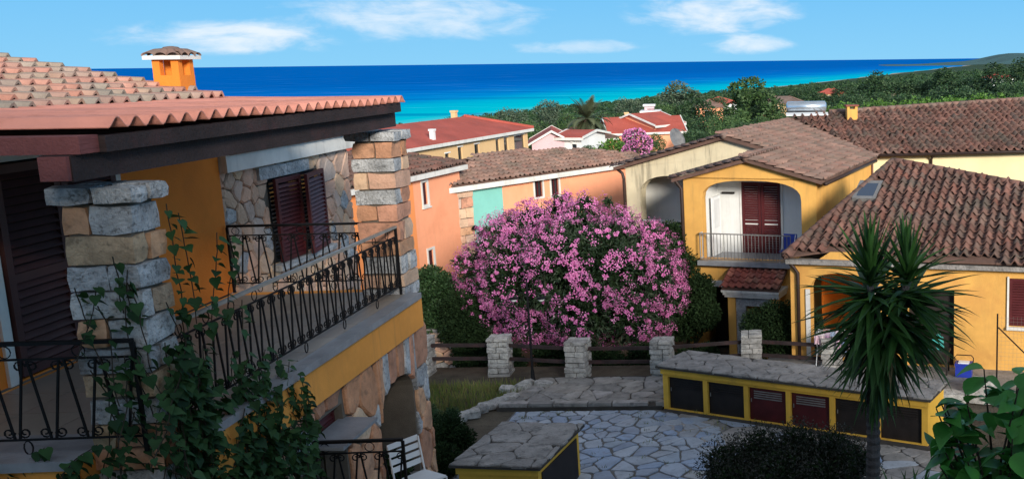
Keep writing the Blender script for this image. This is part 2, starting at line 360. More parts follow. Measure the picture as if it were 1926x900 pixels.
def shrink(poly, g, rng, rough=0.0):
    """inset towards the centroid, corners cut, edges uneven"""
    cx = sum(p[0] for p in poly) / len(poly); cy = sum(p[1] for p in poly) / len(poly); out = []
    n = len(poly); q = []
    for p in poly:
        d = math.hypot(p[0] - cx, p[1] - cy); k = max(0.3, 1 - g / max(d, 1e-4)); q.append((cx + (p[0] - cx) * k, cy + (p[1] - cy) * k))
    for i in range(n):
        a, b = q[i], q[(i + 1) % n]
        if math.hypot(a[0] - b[0], a[1] - b[1]) < g: continue
        for t in (0.14, 0.5, 0.86) if rough > 0 and math.hypot(a[0] - b[0], a[1] - b[1]) > 4 * g else (0.2, 0.8):
            out.append((a[0] + (b[0] - a[0]) * t + rng.uniform(-rough, rough), a[1] + (b[1] - a[1]) * t + rng.uniform(-rough, rough)))
    return out, (cx, cy)
def stone_mesh(poly, c, depth, rng, mt, bevel=0.012, name='stone'):
    n = len(poly); v = []; f = []
    tx, ty = rng.uniform(-0.12, 0.12) * depth, rng.uniform(-0.12, 0.12) * depth
    for (x, y) in poly: v.append((x - c[0], y - c[1], -0.02))
    for (x, y) in poly: v.append((x - c[0], y - c[1], depth * 0.55 + rng.uniform(-.1, .1) * depth))
    for (x, y) in poly:
        dx, dy = x - c[0], y - c[1]; d = math.hypot(dx, dy) + 1e-6; k = max(0.4, 1 - bevel / d)
        v.append((dx * k, dy * k, depth * rng.uniform(0.85, 1.1) + (dx * tx + dy * ty) / max(d, .05)))
    v.append((0, 0, depth * rng.uniform(0.95, 1.2)))
    for i in range(n):
        j = (i + 1) % n
        f += [(i, j, n + j, n + i), (n + i, n + j, 2 * n + j, 2 * n + i), (2 * n + i, 2 * n + j, 3 * n)]
    me = bpy.data.meshes.new(name); me.from_pydata(v, [], f); me.materials.append(MATS[mt]); return me
def stone_face(parent, M4, poly, su, sv, depth, mats, rng, holes=(), gap=0.010, rough=0.008, name='stone', jit=0.42, limit=300, skip=None):
    """irregular stones laid over a plane; each one is an object of its own"""
    k = 0
    for c in voronoi(poly, su, sv, rng, jit):
        cx = sum(p[0] for p in c) / len(c); cy = sum(p[1] for p in c) / len(c)
        for (a, b, x, y) in holes:
            if max(p[0] for p in c) < a or min(p[0] for p in c) > x or max(p[1] for p in c) < b or min(p[1] for p in c) > y: continue
            ds = [(a - cx, (1, 0, a)), (cx - x, (-1, 0, -x)), (b - cy, (0, 1, b)), (cy - y, (0, -1, -y))]
            best = max(ds, key=lambda t: t[0])
            if best[0] < -0.35 * min(su, sv): c = []; break
            c = clip_poly(c, *best[1])
            if len(c) < 3: break
        if len(c) < 3 or area(c) < 0.05 * su * sv: continue
        if skip and skip(cx, cy): continue
        p, cc = shrink(c, gap, rng, rough)
        if len(p) < 3: continue
        mt = rng.choices([q[0] for q in mats], [q[1] for q in mats])[0]
        ob(name, stone_mesh(p, cc, depth * rng.uniform(0.75, 1.15), rng, mt, min(0.02, 0.12 * su), name), parent, M4 @ Matrix.Translation((cc[0], cc[1], 0)))
        k += 1
    return k
def block_mesh(sx, sy, sz, rng, mt, rnd=0.10, jit=0.06, name='stone'):
    """rough dressed stone: a box with cut corners and uneven faces"""
    v = {}; V = []; f = []; m = min(sx, sy, sz)
    def vid(i, j, k):
        if (i, j, k) not in v:
            e = [abs(i - 1), abs(j - 1), abs(k - 1)]; cnt = sum(e); p = []
            for q, s in zip((i, j, k), (sx, sy, sz)):
                t = (q - 1) * 0.5 * s
                if abs(q - 1) and cnt > 1: t -= math.copysign(m * rnd * (0.25 if cnt == 2 else 0.38), t)
                p.append(t + rng.uniform(-jit, jit) * m)
            v[(i, j, k)] = len(V); V.append(tuple(p))
        return v[(i, j, k)]
    for a in range(2):
        for b in range(2):
            for s in (0, 2):
                q = [vid(s, a, b), vid(s, a + 1, b), vid(s, a + 1, b + 1), vid(s, a, b + 1)]; f.append(q if s else q[::-1])
                q = [vid(a, s, b), vid(a, s, b + 1), vid(a + 1, s, b + 1), vid(a + 1, s, b)]; f.append(q if s else q[::-1])
                q = [vid(a, b, s), vid(a + 1, b, s), vid(a + 1, b + 1, s), vid(a, b + 1, s)]; f.append(q if s else q[::-1])
    me = bpy.data.meshes.new(name); me.from_pydata(V, [], f); me.materials.append(MATS[mt]); return me
def stone_pillar(parent, part, x0, x1, y0, y1, z0, z1, rng, mats, course=0.27, cap=None, core='mortar', proud=0.025):
    """a square pier: mortar core, courses of blocks bonded alternately, optional cap stones"""
    c = MB().box(x0 + .02, x1 - .02, y0 + .02, y1 - .02, z0, z1).build(part, core, parent)
    z = z1; k = 0
    while z > z0 + 0.05:
        h = min(course * rng.uniform(0.75, 1.2), z - z0)
        mt = mats[k % len(mats)]
        sp = rng.uniform(0.3, 0.7)
        cells = [(x0, x0 + (x1 - x0) * sp, y0, y1), (x0 + (x1 - x0) * sp, x1, y0, y1)] if k % 2 else [(x0, x1, y0, y0 + (y1 - y0) * sp), (x0, x1, y0 + (y1 - y0) * sp, y1)]
        if k % 2 == 0:
            s2 = rng.uniform(.35, .65); a, b = cells.pop(rng.randrange(2)), None
            if k % 2: cells += [(a[0], a[1], a[2], a[2] + (y1 - y0) * s2), (a[0], a[1], a[2] + (y1 - y0) * s2, a[3])]
            else: cells += [(a[0], a[0] + (x1 - x0) * s2, a[2], a[3]), (a[0] + (x1 - x0) * s2, a[1], a[2], a[3])]
        for (a, b, d, e) in cells:
            p = proud * rng.uniform(0.5, 1.4)
            aa = a - (p if a == x0 else -0.006); bb = b + (p if b == x1 else -0.006); dd = d - (p if d == y0 else -0.006); ee = e + (p if e == y1 else -0.006)
            m2 = mt if rng.random() > 0.35 else rng.choice(mats)
            ob('stone', block_mesh(bb - aa, ee - dd, h - 0.012, rng, m2), c, Matrix.Translation(((aa + bb) / 2, (dd + ee) / 2, z - h / 2)))
        z -= h; k += 1
    if cap:
        ov, h, mt = cap; xs = [x0 - ov, x0 + (x1 - x0) * rng.uniform(.3, .5), x1 + ov]; ym = y0 + (y1 - y0) * rng.uniform(.4, .6)
        for i in range(2):
            for (d, e) in ((y0 - ov, ym), (ym, y1 + ov)):
                ob('cap_stone', block_mesh(xs[i + 1] - xs[i] - 0.006, e - d - .006, h * rng.uniform(.92, 1.08), rng, mt, 0.3), c, Matrix.Translation(((xs[i] + xs[i + 1]) / 2, (d + e) / 2, z1 + h / 2)))
    return c

# ---- roof tiles
TILES = {}
def tile_mesh(P, V, mt, amp=0.05):
    key = (P, V, mt, amp)
    if key in TILES: return TILES[key]
    n = 8; L = V * 1.16; v = []; f = []
    def prof(t): return amp * (math.cos(2 * math.pi * (t - 0.35)) * 0.75 + 0.25 * math.cos(4 * math.pi * (t - 0.35)))
    for k, (y, up, sc_) in enumerate(((0.0, 0.068, 1.03), (L, 0.012, 0.98))):
        for i in range(n + 1):
            t = i / n; v.append(((t - 0.5) * P * 1.06 * sc_, y, prof(t) + up))
    for i in range(n + 1):
        t = i / n; v.append(((t - 0.5) * P * 1.06, 0.004, prof(t) + 0.068 - 0.036))
    for i in range(n):
        f.append((i, i + 1, n + 2 + i, n + 1 + i)); f.append((i + 1, i, 2 * n + 2 + i, 2 * n + 3 + i))
    me = bpy.data.meshes.new('tile'); me.from_pydata(v, [], f); me.materials.append(MATS[mt])
    me.polygons.foreach_set('use_smooth', np.array([k % 2 == 0 for k in range(len(f))]))
    TILES[key] = (me, np.array(v), np.array(f)); return TILES[key]
def tile_field(top, part, o, ex, ey, poly, P, V, mt, rng, limit=300, amp=0.05, holes=(), jit=1.0, skip_rows=0):
    """rows of S tiles over a roof plane; the nearest ones are objects, the rest one joined part"""
    me, tv, tf = tile_mesh(P, V, mt, amp)
    M4 = frame(o, ex, ey); us = [p[0] for p in poly]; vs = [p[1] for p in poly]; spots = []
    W = top.matrix_basis @ M4
    j = 0; v = min(vs)
    while v < max(vs):
        u = min(us) + P / 2
        while u < max(us):
            if inside(poly, u, v + V * 0.35) and not any(a < u < c and b < v + V * .5 < d for a, b, c, d in holes):
                p = W @ Vector((u, v, 0)); dd = p.length
                q = M4 @ Matrix.Translation((u + rng.gauss(0, .006) * jit, v + rng.gauss(0, .012) * jit, rng.uniform(0, .008) * jit)) @ Matrix.Rotation(rng.gauss(0, .022) * jit, 4, 'Z') @ Matrix.Rotation(rng.gauss(0, .012) * jit, 4, 'X')
                spots.append((dd, q))
            u += P
        v += V; j += 1
    spots.sort(key=lambda s: s[0])
    for d, q in spots[:limit]: ob('tile', me, part, q)
    rest = spots[limit:]
    if rest:
        n = len(tv); A = np.concatenate([tv, np.ones((n, 1))], 1); VV = []; FF = []; RR = []
        for i, (d, q) in enumerate(rest):
            VV.append((A @ np.array(q).T)[:, :3]); FF.append(tf + i * n); RR += [rng.random()] * len(tf)
        o2 = ob('further_tiles', fast_mesh('further_tiles', np.concatenate(VV), np.concatenate(FF), 4, mt, RR), part); stuff(o2)
    return len(spots)

# ---- walls
def wall(mb, M4, u0, u1, v0, v1, holes=(), reveal=0.18):
    """plaster sheet with openings (a, b, c, d, rise): rise > 0 is an arched head; reveals run inwards"""
    us = sorted({u0, u1, *[h[0] for h in holes], *[h[2] for h in holes]}); vs = sorted({v0, v1, *[h[1] for h in holes], *[h[3] for h in holes]})
    def P(u, v, w=0.0): return tuple(M4 @ Vector((u, v, w)))
    for i in range(len(us) - 1):
        for j in range(len(vs) - 1):
            cu, cv = (us[i] + us[i + 1]) / 2, (vs[j] + vs[j + 1]) / 2
            if any(h[0] < cu < h[2] and h[1] < cv < h[3] for h in holes): continue
            mb.quad(P(us[i], vs[j]), P(us[i + 1], vs[j]), P(us[i + 1], vs[j + 1]), P(us[i], vs[j + 1]))
    for h in holes:
        a, b, c, d = h[:4]; rise = h[4] if len(h) > 4 else 0; r = h[5] if len(h) > 5 else reveal
        edge = [(a, b), (a, d - rise)]
        if rise:
            n = 14; arc = []
            for k in range(n + 1):
                t = math.pi * (1 - k / n); ct, st = math.cos(t), math.sin(t)
                q = 2.6                                    # a flattened, basket-handle arch
                arc.append(((a + c) / 2 + (c - a) / 2 * math.copysign(abs(ct) ** (2 / q), ct), d - rise + rise * abs(st) ** (2 / q)))
            for k in range(n):
                mb.quad(P(*arc[k]), P(*arc[k + 1]), P(arc[k + 1][0], d), P(arc[k][0], d))
            edge = [(a, b)] + arc + [(c, b)]
        else: edge = [(a, b), (a, d), (c, d), (c, b)]
        for k in range(len(edge)):
            p, q = edge[k], edge[(k + 1) % len(edge)]
            mb.quad(P(*p), P(*q), P(q[0], q[1], -r), P(p[0], p[1], -r))
    return mb
def shutter(parent, M4, u0, u1, v0, v1, mt='shutter_red', slat=0.075, th=0.045, mid=None, name='shutter', stile=0.07, w0=0.0):
    """louvred leaf: stiles and rails as the part, each slat below it"""
    b = MB(); P = []
    def bx(a, c, d, e, f=0.0, gg=th): b.box(a, c, d, e, f + w0, gg + w0)
    bx(u0, u0 + stile, v0, v1); bx(u1 - stile, u1, v0, v1)
    rails = [v0, v1 - stile] + ([mid] if mid else [])
    for r in rails: bx(u0 + stile, u1 - stile, r, r + stile)
    leaf = b.build(name, mt, parent, mw=M4)
    L = (u1 - u0 - 2 * stile); s = slat * 0.62
    sm = MB().box(-L / 2, L / 2, -s * .75, s * .75, -0.005, 0.005).mesh('slat', mt)
    v = v0 + stile + slat / 2; 
    while v < v1 - stile:
        if not (mid and mid - slat * .4 < v < mid + stile + slat * .4):
            ob('slat', sm, leaf, Matrix.Translation(((u0 + u1) / 2, v, w0 + th * .5)) @ Matrix.Rotation(rad(-40), 4, 'X'))
        v += slat
    return leaf
def window(parent, M4, u0, u1, v0, v1, fr='cornice_white', trim=0.08, pane='glass_dark', bars=1, sill=True, depth=0.10, frame_mat='shutter_red'):
    """small window: plaster surround proud of the wall, wooden frame, panes set back, sill"""
    t = MB()
    for (a, b, c, d) in ((u0 - trim, v0 - trim, u0, v1 + trim), (u1, v0 - trim, u1 + trim, v1 + trim), (u0, v1, u1, v1 + trim), (u0, v0 - trim, u1, v0)):
        t.box(a, c, b, d, -0.02, 0.025)
    wn = t.build('window', fr, parent, mw=M4)
    s = 0.05; k = MB()
    for (a, b, c, d) in ((u0, v0, u0 + s, v1), (u1 - s, v0, u1, v1), (u0 + s, v1 - s, u1 - s, v1), (u0 + s, v0, u1 - s, v0 + s)): k.box(a, c, b, d, -depth, -depth + .04)
    for i in range(bars): x = u0 + (u1 - u0) * (i + 1) / (bars + 1); k.box(x - s / 2, x + s / 2, v0 + s, v1 - s, -depth, -depth + .045)
    k.build('frame', frame_mat, wn)
    for i in range(bars + 1):
        a = u0 + (u1 - u0) * i / (bars + 1); c = u0 + (u1 - u0) * (i + 1) / (bars + 1)
        MB().box(a + s * .6, c - s * .6, v0 + s, v1 - s, -depth + .005, -depth + .015).build('pane', pane, wn)
    if sill: MB().box(u0 - trim - .03, u1 + trim + .03, v0 - trim - .05, v0 - trim - 0.003, -0.02, 0.07).build('sill', 'cornice_white', wn)
    return wn
def downpipe(parent, pts, r=0.045, mt='pipe_brown'): return MB().tube(pts, r, 8).build('drainpipe', mt, parent, True)

# ================================================================ the setting: land, sea
def smooth(a, b, x):
    t = min(1.0, max(0.0, (x - a) / (b - a))); return t * t * (3 - 2 * t)
def shore_x(y): return -320 + 0.185 * (y - 730)
SEA = -45.0
def ground(x, y):
    d = (x - shore_x(y)) * 0.98
    dd = max(d, 0) * 0.0826
    far = -46.2 + (dd if dd < 30 else 30 + 9 * (1 - math.exp(-(dd - 30) / 9.0))) - max(0, -d) * 0.03
    far += (-41 - far) * smooth(650, 1900, y) * smooth(0, 120, d)
    far += 1.2 * math.sin(x * 0.021 + 1) * math.sin(y * 0.017) * smooth(120, 300, y)
    near = -8.46
    mid = -9.7
    h = near + (mid - near) * smooth(27.6, 29.2, y)
    return h + (far - h) * smooth(70, 140, y)
rows = [-45, -20, -5, 5, 12, 16, 20, 24, 27, 27.6, 28, 28.4, 28.8, 29.2, 31, 35, 40, 50, 60]
y = 70.0
while y < 14000: rows.append(y); y *= 1.075
ts = np.linspace(-1, 1, 121); V = []; Fq = []
for y in rows:
    wd = 40 + abs(y) * 1.05
    for t in ts:
        x = t * wd; V.append((x, y, ground(x, y)))
nc = len(ts)
for i in range(len(rows) - 1):
    for j in range(nc - 1): Fq.append((i * nc + j, i * nc + j + 1, (i + 1) * nc + j + 1, (i + 1) * nc + j))
mt = bpy.data.materials.new('land'); mt.use_nodes = True; g = NT(mt.node_tree); g.n.clear(); MATS['land'] = mt
geo = g.new('ShaderNodeNewGeometry'); pos = geo.outputs['Position']; sp = g.new('ShaderNodeSeparateXYZ'); g.l.new(pos, sp.inputs[0])
soilc = g.ramp(g.noise(pos, 0.8, 5.0, 0.65), [(0.045, 0.037, 0.03), (0.10, 0.085, 0.065), (0.14, 0.12, 0.09)], [0.3, 0.55, 0.75])
scrub = g.ramp(g.noise(pos, 0.035, 6.0, 0.7), [(0.018, 0.040, 0.018), (0.035, 0.065, 0.024), (0.09, 0.085, 0.05)], [0.35, 0.55, 0.75])
sand = g.rng(sp.outputs[2], SEA, SEA + 4.0, 1.0, 0.0, True)
c = g.mix(g.rng(sp.outputs[1], 40, 75, 0, 1, True), soilc, scrub); c = g.mix(sand, c, (0.42, 0.36, 0.27))
b = g.new('ShaderNodeBsdfPrincipled'); g.put(b.inputs['Base Color'], c); b.inputs['Roughness'].default_value = 0.95; b.inputs['Specular IOR Level'].default_value = 0.1
bp = g.new('ShaderNodeBump'); bp.inputs['Distance'].default_value = 0.06; g.l.new(g.noise(pos, 9.0, 5.0, 0.65), bp.inputs['Height']); g.l.new(bp.outputs[0], b.inputs['Normal'])
o = g.new('ShaderNodeOutputMaterial'); g.l.new(b.outputs[0], o.inputs[0])
structure(ob('ground', fast_mesh('ground', V, Fq, 4, 'land', smooth=True)))

# sea: a sheet to the horizon; the water's own colour follows the depth over the sandy shelf
mt = bpy.data.materials.new('water'); mt.use_nodes = True; g = NT(mt.node_tree); g.n.clear(); MATS['water'] = mt
geo = g.new('ShaderNodeNewGeometry'); pos = geo.outputs['Position']; sp = g.new('ShaderNodeSeparateXYZ'); g.l.new(pos, sp.inputs[0])
shx = g.math('ADD', g.math('MULTIPLY', g.math('SUBTRACT', sp.outputs[1], 730.0), 0.185), -320.0)
off = g.math('SUBTRACT', shx, sp.outputs[0])
off = g.math('ADD', off, g.math('MULTIPLY', g.math('SUBTRACT', g.noise(g.scalev(pos, (0.004, 0.0012, 0)), 1.0, 4.0, 0.6), 0.5), 260.0))
off = g.math('ADD', off, g.math('MULTIPLY', g.math('SUBTRACT', sp.outputs[1], 900.0), 0.10))
c = g.ramp(g.rng(off, 0, 1400, 0, 1), [(0.16, 0.60, 0.60), (0.0, 0.56, 0.64), (0.0, 0.46, 0.64), (0.0, 0.26, 0.62), (0.0, 0.16, 0.54), (0.0, 0.125, 0.46)], [0.0, 0.05, 0.18, 0.31, 0.52, 1.0])
stk = g.noise(g.scalev(pos, (0.0016, 0.010, 0)), 1.0, 5.0, 0.65)
c = g.mix(g.rng(stk, 0.48, 0.70, 0.0, 0.6, True), c, (0.0, 0.12, 0.42))
c = g.mix(g.rng(g.noise(g.scalev(pos, (0.004, 0.03, 0)), 1.0, 6.0, 0.7), 0.57, 0.72, 0.0, 0.30, True), c, (0.30, 0.52, 0.66))
b = g.new('ShaderNodeBsdfPrincipled'); g.put(b.inputs['Base Color'], c); b.inputs['Roughness'].default_value = 0.9; b.inputs['Specular IOR Level'].default_value = 0.0
bp = g.new('ShaderNodeBump'); bp.inputs['Distance'].default_value = 0.7
g.l.new(g.noise(g.scalev(pos, (0.05, 0.12, 0)), 1.0, 4.0, 0.65), bp.inputs['Height']); g.l.new(bp.outputs[0], b.inputs['Normal'])
o = g.new('ShaderNodeOutputMaterial'); g.l.new(b.outputs[0], o.inputs[0])
structure(ob('sea', fast_mesh('sea', [(-90000, 300, SEA), (90000, 300, SEA), (90000, 120000, SEA), (-90000, 120000, SEA)], [(0, 1, 2, 3)], 4, 'water')))

# headland far along the coast
mat('hill_far', (0.045, 0.105, 0.10), 0.95, 0.004, 0.35, 0.02, 4.0)
V = []; Fq = []; nx, ny = 90, 14
for i in range(nx):
    for j in range(ny):
        u = i / (nx - 1); v = j / (ny - 1)
        x = 150 + 4200 * u; y = 6300 + 2600 * v + 900 * u
        h = math.sin(math.pi * v) ** 0.8 * (smooth(0, 0.05, u) * 9 + 84 * smooth(0.03, 0.34, u) ** 1.3) * (0.75 + 0.25 * math.sin(u * 23 + v * 3) + 0.12 * math.sin(u * 57))
        V.append((x, y, SEA - 3 + h))
for i in range(nx - 1):
    for j in range(ny - 1): Fq.append((i * ny + j, (i + 1) * ny + j, (i + 1) * ny + j + 1, i * ny + j + 1))
structure(ob('far_headland_hills', fast_mesh('hills', V, Fq, 4, 'hill_far', smooth=True)))
# lagoon behind the beach
mat('lagoon', (0.32, 0.38, 0.42), 0.3, 0.01, 0.1)
V = [(620, 3600, -6), (2600, 4200, -2), (2600, 5200, -2), (900, 4600, -6)]
structure(ob('lagoon_water', fast_mesh('lagoon', [(p[0], p[1], ground(p[0], p[1]) + 4) for p in V], [(0, 1, 2, 3)], 4, 'lagoon')))

# ================================================================ unseen houses added behind the camera to shade the court and near pillar
def add_shade_house(label, x0, x1, top, y0, colour):
    t = thing('shade_house', label, 'house', (0, y0, -8.4), 0, 'unseen houses added for their shade')
    xm = (x0 + x1) / 2; h = top + 8.4
    wm = wall(MB(), frame((0, 0, 0), (-1, 0, 0), (0, 0, 1)), -x1, -x0, 0, h, [(-xm - 2.6, h - 3.6, -xm - 1.4, h - 1.4), (-xm + 1.4, h - 3.6, -xm + 2.6, h - 1.4)])
    wm.quad((x0, 0, 0), (x0, -9, 0), (x0, -9, h), (x0, 0, h)).quad((x1, 0, 0), (x1, 0, h), (x1, -9, h), (x1, -9, 0)).quad((x0, -9, 0), (x1, -9, 0), (x1, -9, h), (x0, -9, h))
    wm.build('wall', colour, t)
    MB().prism([(x0 - .4, 0.4, h), (x0 - .4, -4.5, h + 1.2), (x0 - .4, -9.4, h)], (x1 - x0 + .8, 0, 0)).build('roof', 'tile_pale', t)
    for s in (-2.0, 2.0): MB().box(xm + s - .6, xm + s + .6, -.2, -.15, h - 3.6, h - 1.4).build('window', 'glass_dark', t)
add_shade_house('unseen pale house added behind the point of view to shade the near pillar', -9.0, 0.7, 3.1, -1.6, 'plaster_pale')
add_shade_house('unseen yellow house added behind the point of view to shade the court', 5.2, 15.5, 3.6, -1.6, 'plaster_yellow')  # gap between the two left open so sun reaches the veranda house

# ================================================================ left house with the veranda
R = random.Random(7)
LH = thing('veranda_house', 'orange and stone house with roofed veranda, ironwork railing and two stone pillars', 'house', (-6.0, 11.0, -3.1), 94)
YW = 2.45                                       # wall plane of the upper floor
# orange wall with the tall shuttered door
wb = wall(MB(), face_frame(YW), -3.3, 3.0, 0, 2.75, [(-1.1, 0.02, 0.75, 2.2)], 0.16)
wb.quad((3.0, YW, 0), (3.0, YW + 3, 0), (3.0, YW + 3, 2.75), (3.0, YW, 2.75)).quad((-3.3, YW, -3.6), (-3.3, YW + 4, -3.6), (-3.3, YW + 4, 3.3), (-3.3, YW, 2.75))
wb.build('wall', 'plaster_orange', LH)
fr = MB(); M = face_frame(YW)
fr.box(-1.22, -1.1, YW - .03, YW + .02, 0, 2.28).box(.75, .87, YW - .03, YW + .02, 0, 2.28).box(-1.1, .75, YW - .03, YW + .02, 2.2, 2.28)
fr.build('door_surround', 'cornice_white', LH)
MB().box(-1.1, .75, YW + .13, YW + .16, 0, 2.2).build('door', 'door_dark', LH)
MF = frame((0, YW - 0.02, 0), (1, 0, 0), (0, 0, 1))
shutter(LH, MF, -1.08, -0.18, 0.06, 2.18, 'shutter_dark', 0.085, mid=1.0, name='door_shutter', stile=0.09)
shutter(LH, MF, -0.16, 0.73, 0.06, 2.18, 'shutter_dark', 0.085, mid=1.0, name='door_shutter', stile=0.09)
# terrace slab, floor tiles, marble lip, yellow band
MB().box(-2.645, 3.04, -0.03, YW, -0.42, -0.024).box(-3.22, -2.646, .49, YW, -0.42, -0.024).build('terrace_slab', 'plaster_band', LH)
sm = MB().box(-.296, .296, -.296, .296, -0.02, 0.0).mesh('floor_tile', 'floor_tile')
for i in range(9):
    for j in range(4):
        ob('floor_tile', sm, LH, Matrix.Translation((-2.34 + i * .6, .25 + j * .6, 0)))
MB().box(-2.63, 2.62, -0.24, -0.055, -0.075, 0.004).build('terrace_edging', 'marble', LH)
MB().box(-3.30, -2.645, .50, YW, -0.075, 0.004).build('terrace_edging', 'marble', LH); MB().box(-3.262, -3.222, .50, YW, -.50, -.077).build('fascia_band', 'plaster_band', LH)
MB().box(-2.64, 2.75, -0.19, -0.06, -0.50, -0.077).build('fascia_band', 'plaster_band', LH)
# veranda roof: corrugated clay-red sheet on dark beams
V = []; nseg = 6.6 / 0.2
xs = np.linspace(-3.30, 2.92, 27 * 8 + 1); ysr = np.linspace(-0.14, 2.62, 9)
def sheet_z(x, yy, dz=0): return 2.645 + 0.03 * (yy + .14) / 2.76 + 0.040 * math.cos(2 * math.pi * (x + 3.3) / 0.2304 + math.pi) + dz + 0.006 * math.sin(x * 3 + yy * 2) + 0.055 * (2.92 - x) / 6.2
for dz in (0.0, -0.014):
    for yy in ysr:
        for x in xs: V.append((x, yy, sheet_z(x, yy, dz)))
Fq = []; nx = len(xs); ny = len(ysr)
for k in range(2):
    for j in range(ny - 1):
        for i in range(nx - 1):
            q = [k * nx * ny + j * nx + i, k * nx * ny + j * nx + i + 1, k * nx * ny + (j + 1) * nx + i + 1, k * nx * ny + (j + 1) * nx + i]; Fq.append(q if k == 0 else q[::-1])
for i in range(nx - 1): Fq.append([i + 1, i, nx * ny + i, nx * ny + i + 1])
for j in range(ny - 1): Fq.append([j * nx, (j + 1) * nx, nx * ny + (j + 1) * nx, nx * ny + j * nx])
ob('veranda_roof', fast_mesh('veranda_roof', V, Fq, 4, 'sheet_roof', smooth=True), LH)
MB().box(-3.52, 2.95, 0.02, 0.24, 2.27, 2.468).build('front_beam', 'wood_beam', LH)
MB().box(-3.45, 3.05, 2.2, 2.42, 2.30, 2.49).build('wall_beam', 'wood_beam', LH)
MB().box(-3.28, 2.88, -0.09, 0.0, 2.47, 2.595).build('eave_board', 'wood_beam', LH)
for k in range(9):
    x = -3.18 + k * 0.74
    MB().prism([(x - .05, 0.0, 2.475), (x - .05, 2.3, 2.50), (x - .05, 2.3, 2.61), (x - .05, 0.0, 2.59)], (0.1, 0, 0)).build('rafter', 'wood_beam', LH)
MB().box(-3.50, -3.281, -0.04, 2.4, 2.472, 2.605).build('end_beam', 'wood_red', LH)
MB().box(-3.56, -3.521, 0.03, 0.23, 2.28, 2.46).build('beam_end', 'wood_red', LH)
# main clay roof above the wall, gable verge at the far end
rf = MB(); EZ, SL = 2.70, 0.20
ey = Vector((0, 1, SL)).normalized()
rf.prism([(-3.5, 2.15, EZ - .10), (2.66, 2.15, EZ - .10), (2.66, 6.2, EZ - .10 + 4.05 * SL), (-3.5, 6.2, EZ - .10 + 4.05 * SL)], (0, 0, 0.08))
rf = rf.build('clay_roof', 'roof_under', LH)
tile_field(LH, rf, (0, 2.02, EZ - .03), (1, 0, 0), ey, [(-3.5, 0), (2.72, 0), (2.72, 4.2), (-3.5, 4.2)], 0.245, 0.33, 'tile_pink', R, 300, 0.055)
MB().prism([(2.6, 2.3, 2.4), (2.6, 6.2, 2.4), (2.6, 6.2, EZ + 4 * SL - .12), (2.6, 2.3, EZ - .1)], (0.05, 0, 0)).build('gable', 'plaster_orange', LH)
# chimney with tile cap
ch = MB(); cx0, cx1, cy0, cy1 = 2.26, 2.60, 2.40, 2.72
for (a, b, c, d) in ((cx0, cx0 + .09, cy0, cy0 + .09), (cx1 - .09, cx1, cy0, cy0 + .09), (cx0, cx0 + .09, cy1 - .09, cy1), (cx1 - .09, cx1, cy1 - .09, cy1)): ch.box(a, b, c, d, 3.0, 3.20)
ch.box(cx0 - .001, cx1 + .001, cy0 - .001, cy1 + .001, 2.6, 3.001); ch = ch.build('chimney', 'plaster_orange', LH)
MB().prism([(cx0 - .07, cy0 - .07, 3.20), (cx1 + .07, cy0 - .07, 3.20), (cx1 + .07, cy1 + .07, 3.20), (cx0 - .07, cy1 + .07, 3.20)], (0, 0, 0.05)).build('cap_slab', 'cornice_white', ch)
capm = MB()
for side in range(4):
    for i in range(3):
        t = (i - 1) * 0.155
        pts = [Vector((t, -0.25, 3.265)), Vector((t * .5, -0.16, 3.32)), Vector((t * .15, 0.0, 3.345))]
        rr = [0.07, 0.06, 0.04]; Mx = Matrix.Translation(((cx0 + cx1) / 2, (cy0 + cy1) / 2, 0)) @ Matrix.Rotation(side * math.pi / 2, 4, 'Z')
        v = []; f = []
        for p, r_ in zip(pts, rr):
            for k in range(7): a = math.pi * k / 6; v.append(tuple(p + Vector((r_ * math.cos(a), 0, r_ * .62 * math.sin(a) - .02))))
        for i2 in range(2):
            for k in range(6): f.append((i2 * 7 + k, i2 * 7 + k + 1, i2 * 7 + 8 + k, i2 * 7 + 7 + k))
        me = bpy.data.meshes.new('cap_tile'); me.from_pydata(v, [], f); me.materials.append(MATS['tile_pale']); ob('cap_tile', me, ch, Mx)
MB().lathe([(.19, 3.25), (.14, 3.31), (.08, 3.36), (0.02, 3.37)], 12, ((cx0 + cx1) / 2, (cy0 + cy1) / 2, 0)).build('cap_crown', 'tile_pale', ch, True)
# pillars
stone_pillar(LH, 'pillar', -3.02, -2.66, -0.03, 0.47, -3.6, 2.03, R, ['granite', 'pillar_tan', 'granite', 'pillar_tan', 'sandstone'], 0.21, (0.09, 0.16, 'granite'))
stone_pillar(LH, 'pillar', 2.58, 3.08, -0.02, 0.47, -0.45, 2.09, R, ['sandstone', 'granite', 'sandstone_pale'], 0.24, (0.09, 0.14, 'granite'))
